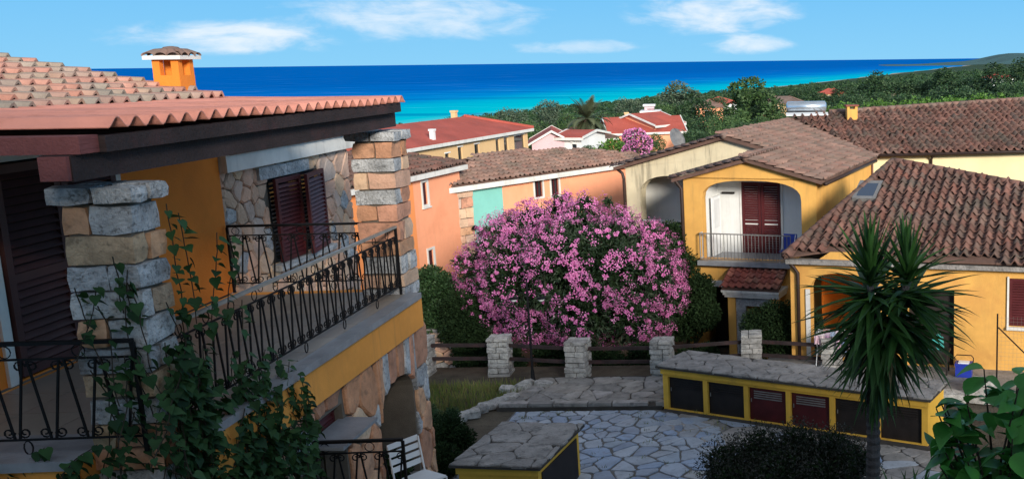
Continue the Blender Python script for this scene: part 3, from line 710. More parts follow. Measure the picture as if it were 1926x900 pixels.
# ironwork
def scroll_mesh(r=0.048, mt='iron', turns=1.3, th=0.0075):
    pts = []
    for k in range(13):
        t = k / 12; a = t * turns * 2 * math.pi; q = r * (1 - 0.72 * t); pts.append((q * math.cos(a) + 0.0, 0, q * math.sin(a)))
    return MB().tube(pts, th, 4).mesh('scroll', mt)
SCR = scroll_mesh()
def railing(parent, M4, L, h=0.95, per=0.21, top='rail_top', foot=0.12, name='railing', posts=(0, 1), ring=True):
    """wrought iron: top rail, second rail, bottom rail, raking bars in V pairs with scrolls at their ends; local x along, y across, z up"""
    rl = MB().box(0, L, -.022, .022, h - .03, h).build(name, top, parent, mw=M4)
    MB().box(0.012, L - .012, -.008, .008, h - .155, h - .139).build('rail', 'iron', rl)
    MB().box(0.012, L - .012, -.008, .008, foot, foot + .016).build('rail', 'iron', rl)
    for p in posts:
        x = p * L; MB().box(x - .014, x + .014, -.014, .014, 0, h - .031).build('post', 'iron', rl)
    n = max(2, int(L / per)); per = L / n; z0, z1 = foot + .017, h - .157; H = z1 - z0
    a = math.atan2(per * .36, H); ln = math.hypot(per * .36, H)
    bm = MB().box(-.008, .008, -.007, .007, -ln / 2, ln / 2).mesh('bar', 'iron')
    rg = MB().tube([(0.05 * math.cos(k * math.pi / 6), 0, 0.05 * math.sin(k * math.pi / 6)) for k in range(12)], .005, 4, True).mesh('ring', 'iron')
    for i in range(n):
        xc = (i + .5) * per
        for s in (-1, 1):
            ob('bar', bm, rl, Matrix.Translation((xc + s * per * .25, 0, (z0 + z1) / 2)) @ Matrix.Rotation(s * a, 4, 'Y'))
            ob('scroll', SCR, rl, Matrix.Translation((xc + s * per * .33, 0.004, z1 - .05)) @ Matrix.Scale(s, 4, (1, 0, 0)))
            ob('scroll', SCR, rl, Matrix.Translation((xc + s * per * .22, 0.004, z0 + .05)) @ Matrix.Scale(-s, 4, (1, 0, 0)) @ Matrix.Rotation(math.pi, 4, 'X'))
        if ring and i % 2 == 0: ob('ring', rg, rl, Matrix.Translation((xc, 0, h - .085)))
    for k in range(int(L) + 1):
        x = min(L - .1, .35 + k * 1.0)
        if x < L - .2: MB().tube([(x + .035 * math.cos(t * math.pi / 5), 0, foot / 2 + .058 * math.sin(t * math.pi / 5)) for t in range(10)], .006, 4, True).build('foot_ring', 'iron', rl)
    return rl
railing(LH, Matrix.Translation((-2.64, 0.0, 0.004)), 5.18)
railing(LH, Matrix.Translation((2.95, YW - .04, 0.0)) @ Matrix.Rotation(rad(-90), 4, 'Z'), 1.94, top='iron')
railing(LH, Matrix.Translation((-3.10, 2.3, 0.0)) @ Matrix.Rotation(rad(-90), 4, 'Z'), 2.27, top='iron', per=0.28)
# stone wing beyond the end railing
SW0, SW1 = 3.0, 7.25
wg = MB(); wg.box(SW0, SW1, YW + .06, YW + 3.5, -3.6, 1.66); wg = wg.build('stone_wing', 'mortar', LH)
hole = (4.30, 0.14, 6.05, 1.42)
stone_face(wg, frame((0, YW + .06, 0), (1, 0, 0), (0, 0, 1)), [(SW0, -1.2), (SW1, -1.2), (SW1, 1.66), (SW0, 1.66)], 0.27, 0.25, 0.045, [('sandstone_pale', 14), ('granite', 1)], R, [hole], 0.010)
for (a, b) in ((4.0, 4.85), (4.86, 5.6)): ob('lintel', block_mesh(b - a, .14, .19, R, 'granite'), wg, Matrix.Translation(((a + b) / 2, YW + .03, 1.53)))
ob('sill', block_mesh(1.95, .22, .09, R, 'granite'), wg, Matrix.Translation((5.15, YW - .02, .09)))
MB().box(4.36, 6.0, YW + .03, YW + .05, 0.15, 1.42).build('window_pane', 'glass_dark', wg)
shutter(LH, frame((4.36, YW - .03, 0), (1, -0.02, 0), (0, 0, 1)), 0.0, 0.78, 0.15, 1.42, 'shutter_red', 0.065)
shutter(LH, frame((6.0, YW - .03, 0), (0.97, 0.16, 0), (0, 0, 1)), -0.98, 0.0, 0.15, 1.42, 'shutter_red', 0.065)
MB().box(SW0 + .02, SW1 + .06, YW - .10, YW + 3.5, 1.662, 1.90).build('eave_fascia', 'cornice_white', wg)
wr = MB().prism([(SW0 + .05, YW - .15, 1.90), (SW1 + .12, YW - .15, 1.90), (SW1 + .12, YW + 3.6, 2.62), (SW0 + .05, YW + 3.6, 2.62)], (0, 0, .03)).build('wing_roof', 'roof_under', LH)
tile_field(LH, wr, (0, YW - .22, 1.935), (1, 0, 0), Vector((0, 1, .192)).normalized(), [(SW0 + .1, 0), (SW1 + .15, 0), (SW1 + .15, 2.6), (SW0 + .1, 2.6)], .245, .33, 'tile_pink', R, 150, .05)
# lower storey: stone wall under the terrace with an arched doorway
LZ = -3.6
lw = wall(MB(), face_frame(-0.05), -2.9, 3.06, LZ, -0.43, [(1.30, LZ, 2.52, -1.02, 0.38, 0.5), (-0.52, -1.75, 0.30, -0.78)], 0.25)
lw.quad((3.06, -.05, LZ), (3.06, 2.4, LZ), (3.06, 2.4, -.43), (3.06, -.05, -.43))
lw = lw.build('lower_wall', 'mortar', LH)
def arch_skip(u, v):
    return 1.26 < u < 2.56 and v < -1.38 + 0.40 * math.sqrt(max(0, 1 - ((u - 1.91) / .66) ** 2))
ML = face_frame(-.05)
stone_face(lw, ML, [(-2.6, LZ), (1.26, LZ), (1.26, -.45), (-2.6, -.45)], 0.36, 0.50, 0.05, [('sandstone', 9), ('granite', 1.6), ('sandstone_pale', 2)], R, [(-.56, -1.78, .34, -.74)], 0.011, 0.012)
stone_face(lw, ML, [(2.56, LZ), (3.06, LZ), (3.06, -1.1), (2.56, -1.1)], 0.34, 0.36, 0.05, [('sandstone', 5), ('granite', 4)], R, [], 0.011, 0.012)
vo = [(1.26, -1.42), (1.30, -1.26), (1.42, -1.11), (1.62, -1.025), (1.9, -1.0), (2.18, -1.025), (2.38, -1.10), (2.50, -1.22), (2.56, -1.42)]
for k in range(8):                                # voussoir slabs standing over the arch
    (a, b), (c, d) = vo[k], vo[k + 1]; hh = -.46
    pq = [(a, b), (c, d), (min(3.04, c + (.03 if k > 4 else -.0)), hh - R.uniform(0, .04)), (a + (.03 if k > 4 else 0), hh - R.uniform(0, .04))]
    p, cc = shrink(pq, .012, R, .008); ob('arch_stone', stone_mesh(p, cc, .06, R, 'granite' if k in (2, 5, 7) else 'sandstone', .014), lw, ML @ Matrix.Translation((cc[0], cc[1], 0)))
p, cc = shrink([(2.56, -1.1), (3.06, -1.1), (3.06, -.46), (2.58, -.46)], .012, R, .01); ob('arch_stone', stone_mesh(p, cc, .055, R, 'sandstone', .014), lw, ML @ Matrix.Translation((cc[0], cc[1], 0)))
stone_face(lw, frame((3.06, 0, 0), (0, 1, 0), (0, 0, 1)), [(-.06, LZ), (2.4, LZ), (2.4, -.45), (-.06, -.45)], 0.36, 0.32, 0.045, [('sandstone', 5), ('granite', 4)], R, [], .011, .01)
MB().box(1.0, 2.9, 2.0, 2.1, LZ, -.5).build('inner_wall', 'mortar', LH); MB().box(0.9, 1.0, .5, 2.1, LZ, -.5).build('inner_wall', 'mortar', LH)
ob('sill', block_mesh(.95, .42, .045, R, 'marble', .1, .02), lw, Matrix.Translation((-.10, -.20, -1.0)) @ Matrix.Rotation(rad(3), 4, 'X'))
shutter(LH, frame((-.5, 0.08, 0), (1, 0, 0), (0, 0, 1)), 0, .78, -.98, -.79, 'shutter_red', .06, stile=.04)
MB().box(-3.3, 1.9, -.75, -.06, -3.95, -2.55).box(-3.3, 3.04, -.059, 2.4, -3.95, -2.55).build('lower_terrace', 'flagstone', LH)
railing(LH, Matrix.Translation((-0.55, -0.08, -1.87)) @ Matrix.Rotation(rad(-90), 4, 'Z'), 0.95, top='iron')
MB().box(-3.3, -.40, -1.05, -.06, -2.6, -1.88).build('stair_landing', 'flagstone', LH)

# ================================================================ twin balcony house (pale gable, yellow gable in front)
def Z9(h): return h + 9.7
TH = thing('gabled_house', 'yellow and pale house with two arched balconies under one brown gable roof', 'house', (-4.34, 35.5, -9.7), -14)
S = 0.27; RZ = Z9(-2.55)
def rz(x): return RZ - S * abs(x)
b = wall(MB(), face_frame(0), -3.9, 1.6, 0, Z9(-3.75), [(-3.36, Z9(-6.55), -0.62, Z9(-4.02), 0.75, .45), (-3.3, 0.1, -0.7, Z9(-7.2))], .45)
P = lambda x, h, y=0.0: (x, y, h)
b.quad(P(-3.9, Z9(-3.75)), P(1.6, Z9(-3.75)), P(1.6, rz(1.6) - .16), P(0, rz(0) - .16), P(-3.9, rz(3.9) - .16))
b.quad((-3.9, 0, 0), (-3.9, 0, rz(3.9) - .16), (-3.9, 8.2, rz(3.9) - .16), (-3.9, 8.2, 0))
b.build('wall', 'plaster_pale', TH)
MB().box(-3.9, -.45, 1.5, 1.6, 0, Z9(-3.6)).build('balcony_back_wall', 'plaster_white', TH)
MB().box(-3.6, -.45, -.02, 1.5, Z9(-6.72), Z9(-6.56)).build('balcony_floor', 'flagstone', TH)
MB().box(-3.9, -.45, .46, 1.49, Z9(-3.9), Z9(-3.8)).build('balcony_ceiling', 'plaster_white', TH)
# yellow front block
YX0, YX1, YF = -0.46, 4.06, -2.8; YP = 1.8; PZ = RZ - S * YP
b = wall(MB(), face_frame(YF), YX0, YX1, 0, Z9(-3.72), [(0.18, Z9(-6.42), 3.56, Z9(-3.80), 0.62, .3), (0.15, 0.0, 1.2, Z9(-7.32))], .3)
b.quad(P(YX0, Z9(-3.72), YF), P(YX1, Z9(-3.72), YF), P(YX1, rz(YX1) - .12, YF), P(YP, PZ - .12, YF), P(YX0, PZ - .12 - S * (YP - YX0), YF))
b.quad((YX0, YF, 0), (YX0, YF, Z9(-3.7)), (YX0, 0, Z9(-3.7)), (YX0, 0, 0))
b.quad((YX1, YF, 0), (YX1, 8.2, 0), (YX1, 8.2, rz(YX1) - .12), (YX1, YF, rz(YX1) - .12))
b.quad((YX1, 8.2, 0), (-3.9, 8.2, 0), (-3.9, 8.2, rz(3.9)), (YX1, 8.2, rz(YX1)))
b.build('wall', 'plaster_yellow', TH)
MB().box(YX0 + .02, YX1 - .02, -1.42, -1.32, Z9(-7.2), Z9(-3.72)).build('balcony_back_wall', 'plaster_white', TH)
MB().box(3.58, 3.66, YF + .3, -1.42, Z9(-6.5), Z9(-3.75)).build('balcony_side_wall', 'plaster_white', TH)
MB().box(.08, .16, YF + .3, -1.42, Z9(-6.5), Z9(-3.75)).build('balcony_side_wall', 'plaster_white', TH)
MB().box(YX0 + .02, YX1 - .02, YF + .3, -1.42, Z9(-3.79), Z9(-3.73)).build('balcony_ceiling', 'plaster_white', TH)
MB().box(0.05, 3.3, YF - .28, -1.42, Z9(-6.58), Z9(-6.43)).build('balcony_slab', 'marble', TH)
MB().box(0.15, 1.2, YF + .9, YF + .95, 0, Z9(-7.32)).build('entrance_door', 'door_dark', TH)
MB().box(-0.2, 1.5, YF - .06, YF - .003, Z9(-7.32), Z9(-7.12)).build('lintel', 'cornice_white', TH)
MT = face_frame(-1.42)
shutter(TH, MT, 1.06, 1.73, Z9(-6.42), Z9(-4.02), 'shutter_red', .08, mid=Z9(-5.4), stile=.09)
shutter(TH, MT, 1.75, 2.42, Z9(-6.42), Z9(-4.02), 'shutter_red', .08, mid=Z9(-5.4), stile=.09)
MB().box(.98, 1.055, -1.45, -1.421, Z9(-6.42), Z9(-3.95)).box(2.425, 2.5, -1.45, -1.421, Z9(-6.42), Z9(-3.95)).build('door_trim', 'cornice_white', TH)
d = MB().box(-.02, .04, -2.3, -1.6, Z9(-6.42), Z9(-4.45)).build('glazed_door', 'pvc_white', TH, mw=Matrix.Translation((.3, 0, 0)))
MB().box(.041, .05, -2.2, -1.7, Z9(-5.5), Z9(-4.55)).build('pane', 'white_metal', d)
MB().box(.36, .80, -1.5, -1.42, Z9(-4.42), Z9(-4.36)).build('awning_box', 'door_dark', TH)
def bar_rail(parent, M4, L, h=0.92, step=0.115, mt='white_metal', name='balcony_railing'):
    rl = MB().box(0, L, -.02, .02, h - .035, h).build(name, mt, parent, mw=M4)
    MB().box(0, L, -.015, .015, .06, .085).build('rail', mt, rl)
    me = MB().box(-.009, .009, -.009, .009, .085, h - .035).mesh('bar', mt); n = int(L / step)
    for i in range(n + 1): ob('bar', me, rl, Matrix.Translation((i * L / n, 0, 0)))
bar_rail(TH, Matrix.Translation((0.14, YF - .22, Z9(-6.43))), 3.1, mt='iron_grey')
bar_rail(TH, Matrix.Translation((0.14, YF - .20, Z9(-6.43))) @ Matrix.Rotation(rad(90), 4, 'Z'), .2)
bar_rail(TH, Matrix.Translation((-3.3, .05, Z9(-6.56))), 2.66)
# roof
r = MB(); t = .07
def slab(mb, pts, t=0.07): return mb.prism(pts, (0, 0, t))
r.prism([(0, -.25, RZ - .14), (4.3, -3.05 + 2.8, RZ - S * 4.3 - .14), (4.3, 8.6, RZ - S * 4.3 - .14), (0, 8.6, RZ - .14)], (0, 0, .12))
r.prism([(YP, -3.05, PZ - .14), (4.3, -3.05, RZ - S * 4.3 - .14), (4.3, -.251, RZ - S * 4.3 - .14), (YP, -.251, PZ - .14)], (0, 0, .12))
r.prism([(YP, -3.05, PZ - .145), (YP, -.02, PZ - .145), (YX0 - .3, -.02, PZ - .145 - S * (YP - YX0 + .3)), (YX0 - .3, -3.05, PZ - .145 - S * (YP - YX0 + .3))], (0, 0, .12))
r.prism([(0, -.25, RZ - .14), (0, 8.6, RZ - .14), (-4.25, 8.6, RZ - S * 4.25 - .14), (-4.25, -.25, RZ - S * 4.25 - .14)], (0, 0, .12))
r = r.build('gable_roof', 'roof_under', TH)
k = math.sqrt(1 + S * S)
# right slope (u runs towards the back, v up the slope)
tile_field(TH, r, (4.38, 0, RZ - S * 4.38 + .0), (0, 1, 0), Vector((-1, 0, S)).normalized(), [(-3.1, 0), (8.5, 0), (8.5, 4.45 * k), (-.3, 4.45 * k), (-.3, 2.6 * k), (-3.1, 2.6 * k)], .24, .32, 'tile_pale', R, 300, .05, jit=1.6)
tile_field(TH, r, (YX0 - .36, 0, PZ - S * (YP - YX0 + .36)), (0, -1, 0), Vector((1, 0, S)).normalized(), [(0.05, 0), (3.1, 0), (3.1, 2.6 * k), (.05, 2.6 * k)], .24, .32, 'tile_pale', R, 120, .05)
tile_field(TH, r, (-4.33, 0, RZ - S * 4.33), (0, -1, 0), Vector((1, 0, S)).normalized(), [(-8.5, 0), (.3, 0), (.3, 4.4 * k), (-8.5, 4.4 * k)], .24, .32, 'tile_pale', R, 150, .05)
rm = MB().tube([(0, -.02, 0), (0, .42, 0)], [.115, .10], 10).mesh('ridge_tile', 'tile_pale', True)
for i in range(22): ob('ridge_tile', rm, r, Matrix.Translation((0, -.28 + i * .4, RZ + .0 + R.uniform(-.01, .01))))
for i in range(7): ob('ridge_tile', rm, r, Matrix.Translation((YP, -3.08 + i * .4, PZ - .01)))
downpipe(TH, [(-4.2, -.1, Z9(-3.78)), (-3.98, -.1, Z9(-3.95)), (-3.94, -.08, Z9(-4.15)), (-3.94, -.08, Z9(-7.5))], .055)
downpipe(TH, [(-.72, YF - .2, Z9(-3.72)), (-.60, YF - .12, Z9(-3.95)), (-.50, YF - .06, Z9(-4.1)), (-.50, YF - .06, Z9(-9.2))], .06)
MB().tube([(4.42, -3.0, RZ - S * 4.4 - .1), (4.42, 4.4, RZ - S * 4.4 - .1)], .06, 8).build('gutter', 'pipe_brown', TH, True)
# little tiled porch at the ground floor
pr = MB().prism([(1.15, YF, Z9(-6.66)), (3.05, YF, Z9(-6.66)), (3.05, YF - 1.0, Z9(-7.12)), (1.15, YF - 1.0, Z9(-7.12))], (0, 0, -.08)).build('porch_roof', 'roof_under', TH)
tile_field(TH, pr, (0, YF - 1.05, Z9(-7.12)), (1, 0, 0), Vector((0, 1.0, .46)).normalized(), [(1.1, 0), (3.1, 0), (3.1, 1.12), (1.1, 1.12)], .24, .28, 'tile_red', R, 100, .055)
for i in range(3): MB().box(1.12 + .04 * i, 3.06 - .02 * i, YF - 1.0 + .05 * i, YF, Z9(-7.28 - .085 * i), Z9(-7.205 - .085 * i)).build('porch_cornice', 'cornice_white', TH)
MB().box(1.27, 1.52, YF - .8, YF - .6, 0, Z9(-7.46)).box(2.75, 3.0, YF - .8, YF - .6, 0, Z9(-7.46)).build('porch_wall', 'plaster_yellow', TH)
MB().box(1.525, 1.85, YF - .75, YF - .6, 0, Z9(-7.46)).box(1.851, 2.745, YF - .75, YF - .6, Z9(-7.75), Z9(-7.46)).build('porch_portal', 'granite', TH)

# blue deck chair on the balcony
ch = thing('folding_chair', 'bright blue folding chair on the arched yellow balcony', 'chair', tuple(TH.matrix_basis @ Vector((3.05, YF + .25, Z9(-6.43)))), -14)
MB().box(-.22, .22, -.03, .03, .35, .88).build('backrest', 'plastic_blue', ch, mw=Matrix.Rotation(rad(-10), 4, 'X'))
MB().box(-.22, .22, -.42, -.05, .36, .40).build('seat', 'plastic_blue', ch)
for sx_ in (-.21, .21):
    MB().tube([(sx_, -.40, 0.0), (sx_, .02, .86)], .014, 6).build('leg', 'white_metal', ch); MB().tube([(sx_, .06, 0.0), (sx_, -.38, .38)], .014, 6).build('leg', 'white_metal', ch)
# solar water tank
wt = thing('solar_water_tank', 'silver cylindrical water tank on the roof ridge between the brown roofs', 'water tank', (-1.85, 44.0, -2.62), 6)
MB().tube([(-.86, 0, .62), (-.80, 0, .62), (.80, 0, .62), (.86, 0, .62)], [.16, .25, .25, .16], 18).build('tank', 'steel', wt, True)
for sx_ in (-.55, .55): MB().box(sx_ - .03, sx_ + .03, -.2, .2, 0, .40).build('stand', 'iron_grey', wt)
MB().prism([(-.9, -.25, .36), (.9, -.25, .36), (.9, -.55, .27), (-.9, -.55, .27)], (0, 0, .04)).build('collector', 'white_metal', wt)
tc_ = thing('roof_chimney', 'small yellow chimney with flat tile cap on the far right roof', 'chimney', (0.1, 43.4, -2.7), 10)
MB().box(-.22, .22, -.22, .22, 0, .62).build('shaft', 'plaster_yellow', tc_); MB().box(-.28, .28, -.28, .28, .74, .80).build('cap', 'tile_red', tc_)
for a in (-1, 1):
    for b_ in (-1, 1): MB().box(a * .17 - .05, a * .17 + .05, b_ * .17 - .05, b_ * .17 + .05, .62, .74).build('post', 'plaster_yellow', tc_)
sd = thing('satellite_dish', 'large grey satellite dish standing behind the peach house roof', 'dish', tuple(TH.matrix_basis @ Vector((-4.35, 5.6, Z9(-3.8)))), 20)
MB().tube([(0, 0, 0), (0, 0, .55)], .03, 8).build('mast', 'iron_grey', sd)
dm = MB().lathe([(0.0, 0.0), (.18, .01), (.34, .04), (.46, .085), (.455, .09), (.33, .05), (.17, .02), (.0, .01)], 22).build('reflector', 'iron_grey', sd, True, Matrix.Translation((0, -.06, .62)) @ Matrix.Rotation(rad(42), 4, 'Z') @ Matrix.Rotation(rad(68), 4, 'X'))
MB().tube([(0, .44, .12), (0, .2, .5)], .014, 6).build('feed_arm', 'iron_grey', dm)

# ================================================================ cream house behind, right
CH = thing('cream_house', 'cream house with long red brown tiled roof at the right edge', 'house', (0.87, 39.4, -9.7), 10)
ce = Z9(-3.65); ct = .28
pl = [(0, 0), (16, 0), (16, 7.1), (8.4, 6.1), (2.5, 5.35), (-.9, 4.9), (-2.57, 4.45)]
b = wall(MB(), face_frame(.35), -2, 15.8, 0, ce - .05); b.quad((15.8, .35, 0), (15.8, 9, 0), (15.8, 9, ce), (15.8, .35, ce)).quad((15.8, 9, 0), (-2, 9, 0), (-2, 9, ce), (15.8, 9, ce))
b.build('wall', 'plaster_cream', CH)
r = MB().prism([(x, y, ce - .06 + ct * y) for x, y in pl], (0, 0, .05))
r.prism([(-2.57, 4.45, ce + 1.2), (-.9, 4.9, ce + 1.32), (2.5, 5.35, ce + 1.44), (8.4, 6.1, ce + 1.65), (16, 7.1, ce + 1.93), (16, 13, ce), (-2.6, 10, ce)], (0, 0, -.05))
r.prism([(0, 0, ce - .07), (-2.57, 4.45, ce - .07 + ct * 4.45), (-2.57, 4.45, ce - .9), (0, 0, ce - .9)], (.06, .03, 0)); r = r.build('tiled_roof', 'roof_under', CH)
kk = math.sqrt(1 + ct * ct)
tile_field(CH, r, (0, -.05, ce), (1, 0, 0), Vector((0, 1, ct)).normalized(), [(x, y * kk) for x, y in pl], .33, .40, 'tile_brown', R, 300, .085, jit=2.0)
for i in range(42):
    x = -.9 + i * .38; yy = 4.9 + (x + .9) * .132
    ob('ridge_tile', MB().tube([(0, 0, 0), (.42, .055, 0)], [.12, .105], 10).mesh('ridge_tile', 'tile_pale', True) if i == 0 else rt_me, r, Matrix.Translation((x, yy, ce + ct * yy + .05)))
    if i == 0: rt_me = [c for c in r.children if c.name.startswith('ridge_tile')][0].data
MB().tube([(-.1, -.08, ce - .06), (16, -.08, ce - .06)], .065, 8).build('gutter', 'pipe_brown', CH, True)
downpipe(CH, [(2.45, -.05, ce - .1), (2.45, .28, ce - .3), (2.45, .28, .5)], .06)

# ================================================================ right house with skylight
def Z8(h): return h + 8.2
RH = thing('yellow_cottage', 'low yellow house with brown tiled roof and skylight, right of the court', 'house', (-1.81, 26.98, -8.2), -13)
re_ = Z8(-5.25); rt_ = .33; kr = math.sqrt(1 + rt_ * rt_)
pl = [(0, 0), (1.15, .40), (2.2, .46), (2.55, .06), (15, 0.0), (15, 1.13), (1.9, 6.02)]
b = wall(MB(), face_frame(.32), .06, 14.5, -.3, re_ - .1, [(.62, 0.0, 2.35, 2.46, .55, .35), (3.35, 0, 4.6, 2.1), (6.05, 1.22, 7.25, 2.5)], .2)
b.quad((.06, .32, -1.4), (.06, .32, re_ - .1), (.06, 6, re_ - .1), (.06, 6, -1.4)); b.quad((.06, 7, -1.4), (14.5, 7, -1.4), (14.5, 7, re_), (.06, 7, re_))
b.build('wall', 'plaster_yellow_clean', RH)
MB().box(.4, 3.0, 2.4, 2.5, -.2, 2.6).build('porch_back_wall', 'plaster_orange', RH); MB().box(2.6, 2.7, .68, 2.4, -.2, 2.6).build('porch_side_wall', 'plaster_orange', RH)
MB().box(.07, 2.7, .67, 2.4, 2.6, 2.68).build('porch_ceiling', 'plaster_white', RH)
MB().box(3.35, 4.6, .50, .53, 0, 2.1).build('door', 'door_dark', RH)
ar = MB()
for q in range(10):
    pass
MB().box(.50, .62, .27, .317, 0, 2.0).box(2.35, 2.47, .27, .317, 0, 2.0).build('porch_trim', 'cornice_white', RH)
wn = MB().box(6.0, 6.048, .27, .318, 1.2, 2.55).box(7.252, 7.3, .27, .318, 1.2, 2.55).box(6.0, 7.3, .22, .317, 1.12, 1.2).build('window', 'cornice_white', RH)
MW = face_frame(.36)
shutter(RH, MW, 6.06, 6.64, 1.23, 2.49, 'shutter_red', .07); shutter(RH, MW, 6.66, 7.24, 1.23, 2.49, 'shutter_red', .07)
MB().box(.0, 14.6, .08, .315, re_ - .22, re_ - .10).build('eave_ledge', 'slate_top', RH)
MB().prism([(0.9, .30, re_ - .1), (2.45, .30, re_ - .1), (2.30, .30, re_ + .12), (1.2, .30, re_ + .10)], (0, .05, 0)).build('parapet', 'plaster_yellow', RH)
r = MB().prism([(x, y, re_ - .06 + rt_ * y) for x, y in pl], (0, 0, .05))
r.prism([(1.9, 6.02, re_ - .03 + rt_ * 6.02), (15, 1.13, re_ - .03 + rt_ * 1.13), (15, 8.5, re_), (2, 9.5, re_)], (0, 0, -.05))
r.prism([(0, 0, re_ - .03), (1.9, 6.02, re_ - .03 + rt_ * 6.02), (0, 9.0, re_)], (0, 0, -.05)); r = r.build('hipped_roof', 'roof_under', RH)
tile_field(RH, r, (0, -.1, re_ - .01), (1, 0, 0), Vector((0, 1, rt_)).normalized(), [(x, y * kr + (.1 if y > 0 else 0)) for x, y in pl],   .265, .34, 'tile_brown', R, 300, .075, holes=[(1.05, 3.35, 1.95, 4.95)], jit=2.0)
hm = MB().tube([(0, 0, 0), (.40, 0, 0)], [.12, .10], 10).mesh('hip_tile', 'tile_brown', True)
def hip_row(a, c, n):
    a, c = Vector(a), Vector(c); q = (a - c).to_track_quat('X', 'Z').to_matrix().to_4x4(); q2 = (c - a).to_track_quat('X', 'Z').to_matrix().to_4x4()
    for i in range(n): ob('hip_tile', hm, r, Matrix.Translation(a + (c - a) * (i / n)) @ q2)
hip_row((0, 0, re_ + .03), (1.9, 6.02, re_ + .05 + rt_ * 6.02), 18); hip_row((15, 1.13, re_ + .03 + rt_ * 1.13), (1.9, 6.02, re_ + .05 + rt_ * 6.02), 38)
MR = frame((0, 0, re_ - .03), (1, 0, 0), (0, 1, rt_))
sk = MB().box(1.16, 1.26, 3.45, 4.70, 0, .15).box(1.78, 1.88, 3.45, 4.70, 0, .15).box(1.261, 1.779, 3.45, 3.63, 0, .14).box(1.261, 1.779, 4.52, 4.70, 0, .14).build('skylight', 'iron_grey', RH, mw=MR)
MB().box(1.262, 1.778, 3.632, 4.518, 0.10, .14).build('pane', 'glass_blue', sk)
downpipe(RH, [(.05, .12, re_ - .15), (.2, .22, re_ - .35), (.30, .25, re_ - .5), (.30, .25, 0)], .05)
# yard in front of it
structure(MB().box(-.6, 15, -1.5, 7.5, -2.0, -.012).build('yard', 'flagstone', None, mw=RH.matrix_basis.copy()))
yw = thing('retaining_wall', 'low wall of wide grey stone slabs below the yellow house yard', 'wall', tuple(RH.matrix_basis @ Vector((0, -1.5, -.3))), -13)
for i, (a, b_, z0, z1) in enumerate(((1.6, 3.9, .05, .33), (3.92, 5.2, .05, .30), (1.6, 2.9, -.3, .04), (2.92, 4.5, -.3, .04), (4.52, 5.5, -.3, .04), (5.22, 5.95, .05, .52), (5.52, 7.4, -.3, .04), (5.3, 5.9, .53, .68))):
    ob('slab', block_mesh(b_ - a, .4, z1 - z0, R, 'fieldstone', .2, .03, 'slab'), yw, Matrix.Translation(((a + b_) / 2, -.2, (z0 + z1) / 2)))
# things in the yard
def RHp(x, y, z=0): return tuple(RH.matrix_basis @ Vector((x, y, z)))
cb = thing('cool_box', 'blue cool box with white lid and black carrying handle', 'cool box', RHp(4.95, -.35, -.01), -13)
MB().prism([(-.21, -.16, 0), (.21, -.16, 0), (.21, .16, 0), (-.21, .16, 0)], (0, 0, .30)).build('tub', 'plastic_blue', cb)
MB().box(-.225, .225, -.175, .175, .301, .36).build('lid', 'plastic_blue', cb); MB().box(-.14, .14, -.12, .10, .361, .385).build('lid_panel', 'pvc_white', cb)
MB().tube([(-.235, 0, .26), (-.245, 0, .5), (-.19, 0, .56), (.19, 0, .56), (.245, 0, .5), (.235, 0, .26)], .014, 6).build('handle', 'iron', cb, True)
dr = thing('drying_rack', 'folding clothes rack hung with washing beside the porch arch', 'drying rack', RHp(1.5, -.2, -.01), -8)
for sy_ in (-.3, .3):
    MB().tube([(-.55, sy_, 0), (-.55, -sy_ * .9, .95)], .012, 6).build('leg', 'white_metal', dr); MB().tube([(.55, sy_, 0), (.55, -sy_ * .9, .95)], .012, 6).build('leg', 'white_metal', dr)
for i in range(6): MB().tube([(-.58, -.3 + i * .12, .95), (.58, -.3 + i * .12, .95)], .006, 5).build('line', 'white_metal', dr)
for i in range(9):
    x = -.5 + i * .12; yy = -.3 + (i % 5) * .12; h = R.uniform(.25, .6)
    c = thing('hung_cloth', ['pale', 'red striped', 'navy', 'pink', 'light blue', 'white', 'rose', 'blue', 'grey'][i] + ' piece of washing on the clothes rack', 'laundry', RHp(1.5 + x, -.2 + yy, .94), -8, 'washing on the clothes rack')
    v = []; f = []
    for a in range(6):
        for e in range(5): v.append((-.07 + .028 * a, .015 * math.sin(a * 1.9 + e * .7) * (e + 1) * .5, -h * e / 4 + .008))
    for a in range(5):
        for e in range(4): f.append((a * 5 + e, a * 5 + e + 1, a * 5 + e + 6, a * 5 + e + 5))
    me = bpy.data.meshes.new('cloth'); me.from_pydata(v, [], f); me.materials.append(MATS['cloth']); o = ob('fabric', me, c); md = o.modifiers.new('thick', 'SOLIDIFY'); md.thickness = .006
bag = thing('beach_bag', 'turquoise bag lying in the dark doorway of the yellow house', 'bag', RHp(4.2, -.2, .62), -13)
MB().prism([(-.2, -.06, 0), (.2, -.06, .02), (.17, -.06, .33), (.02, -.06, .42), (-.16, -.06, .22)], (0, .12, 0)).build('body', 'plastic_teal', bag); MB().tube([(-.1, 0, .28), (-.06, 0, .5), (.08, 0, .5), (.12, 0, .36)], .01, 6).build('strap', 'plastic_teal', bag)
tbl = thing('side_table', 'dark table in the yellow house doorway under the turquoise bag', 'table', RHp(4.2, -.2, -.01), -13)
MB().box(-.35, .35, -.25, .25, .58, .63).build('table_top', 'door_dark', tbl)
for a in (-.3, .3):
    for e in (-.2, .2): MB().box(a - .02, a + .02, e - .02, e + .02, 0, .58).build('leg', 'door_dark', tbl)
mf = thing('mesh_fence', 'wire mesh fence with dark post and strut before the yellow house', 'fence', RHp(5.85, -.9, -.01), -13)
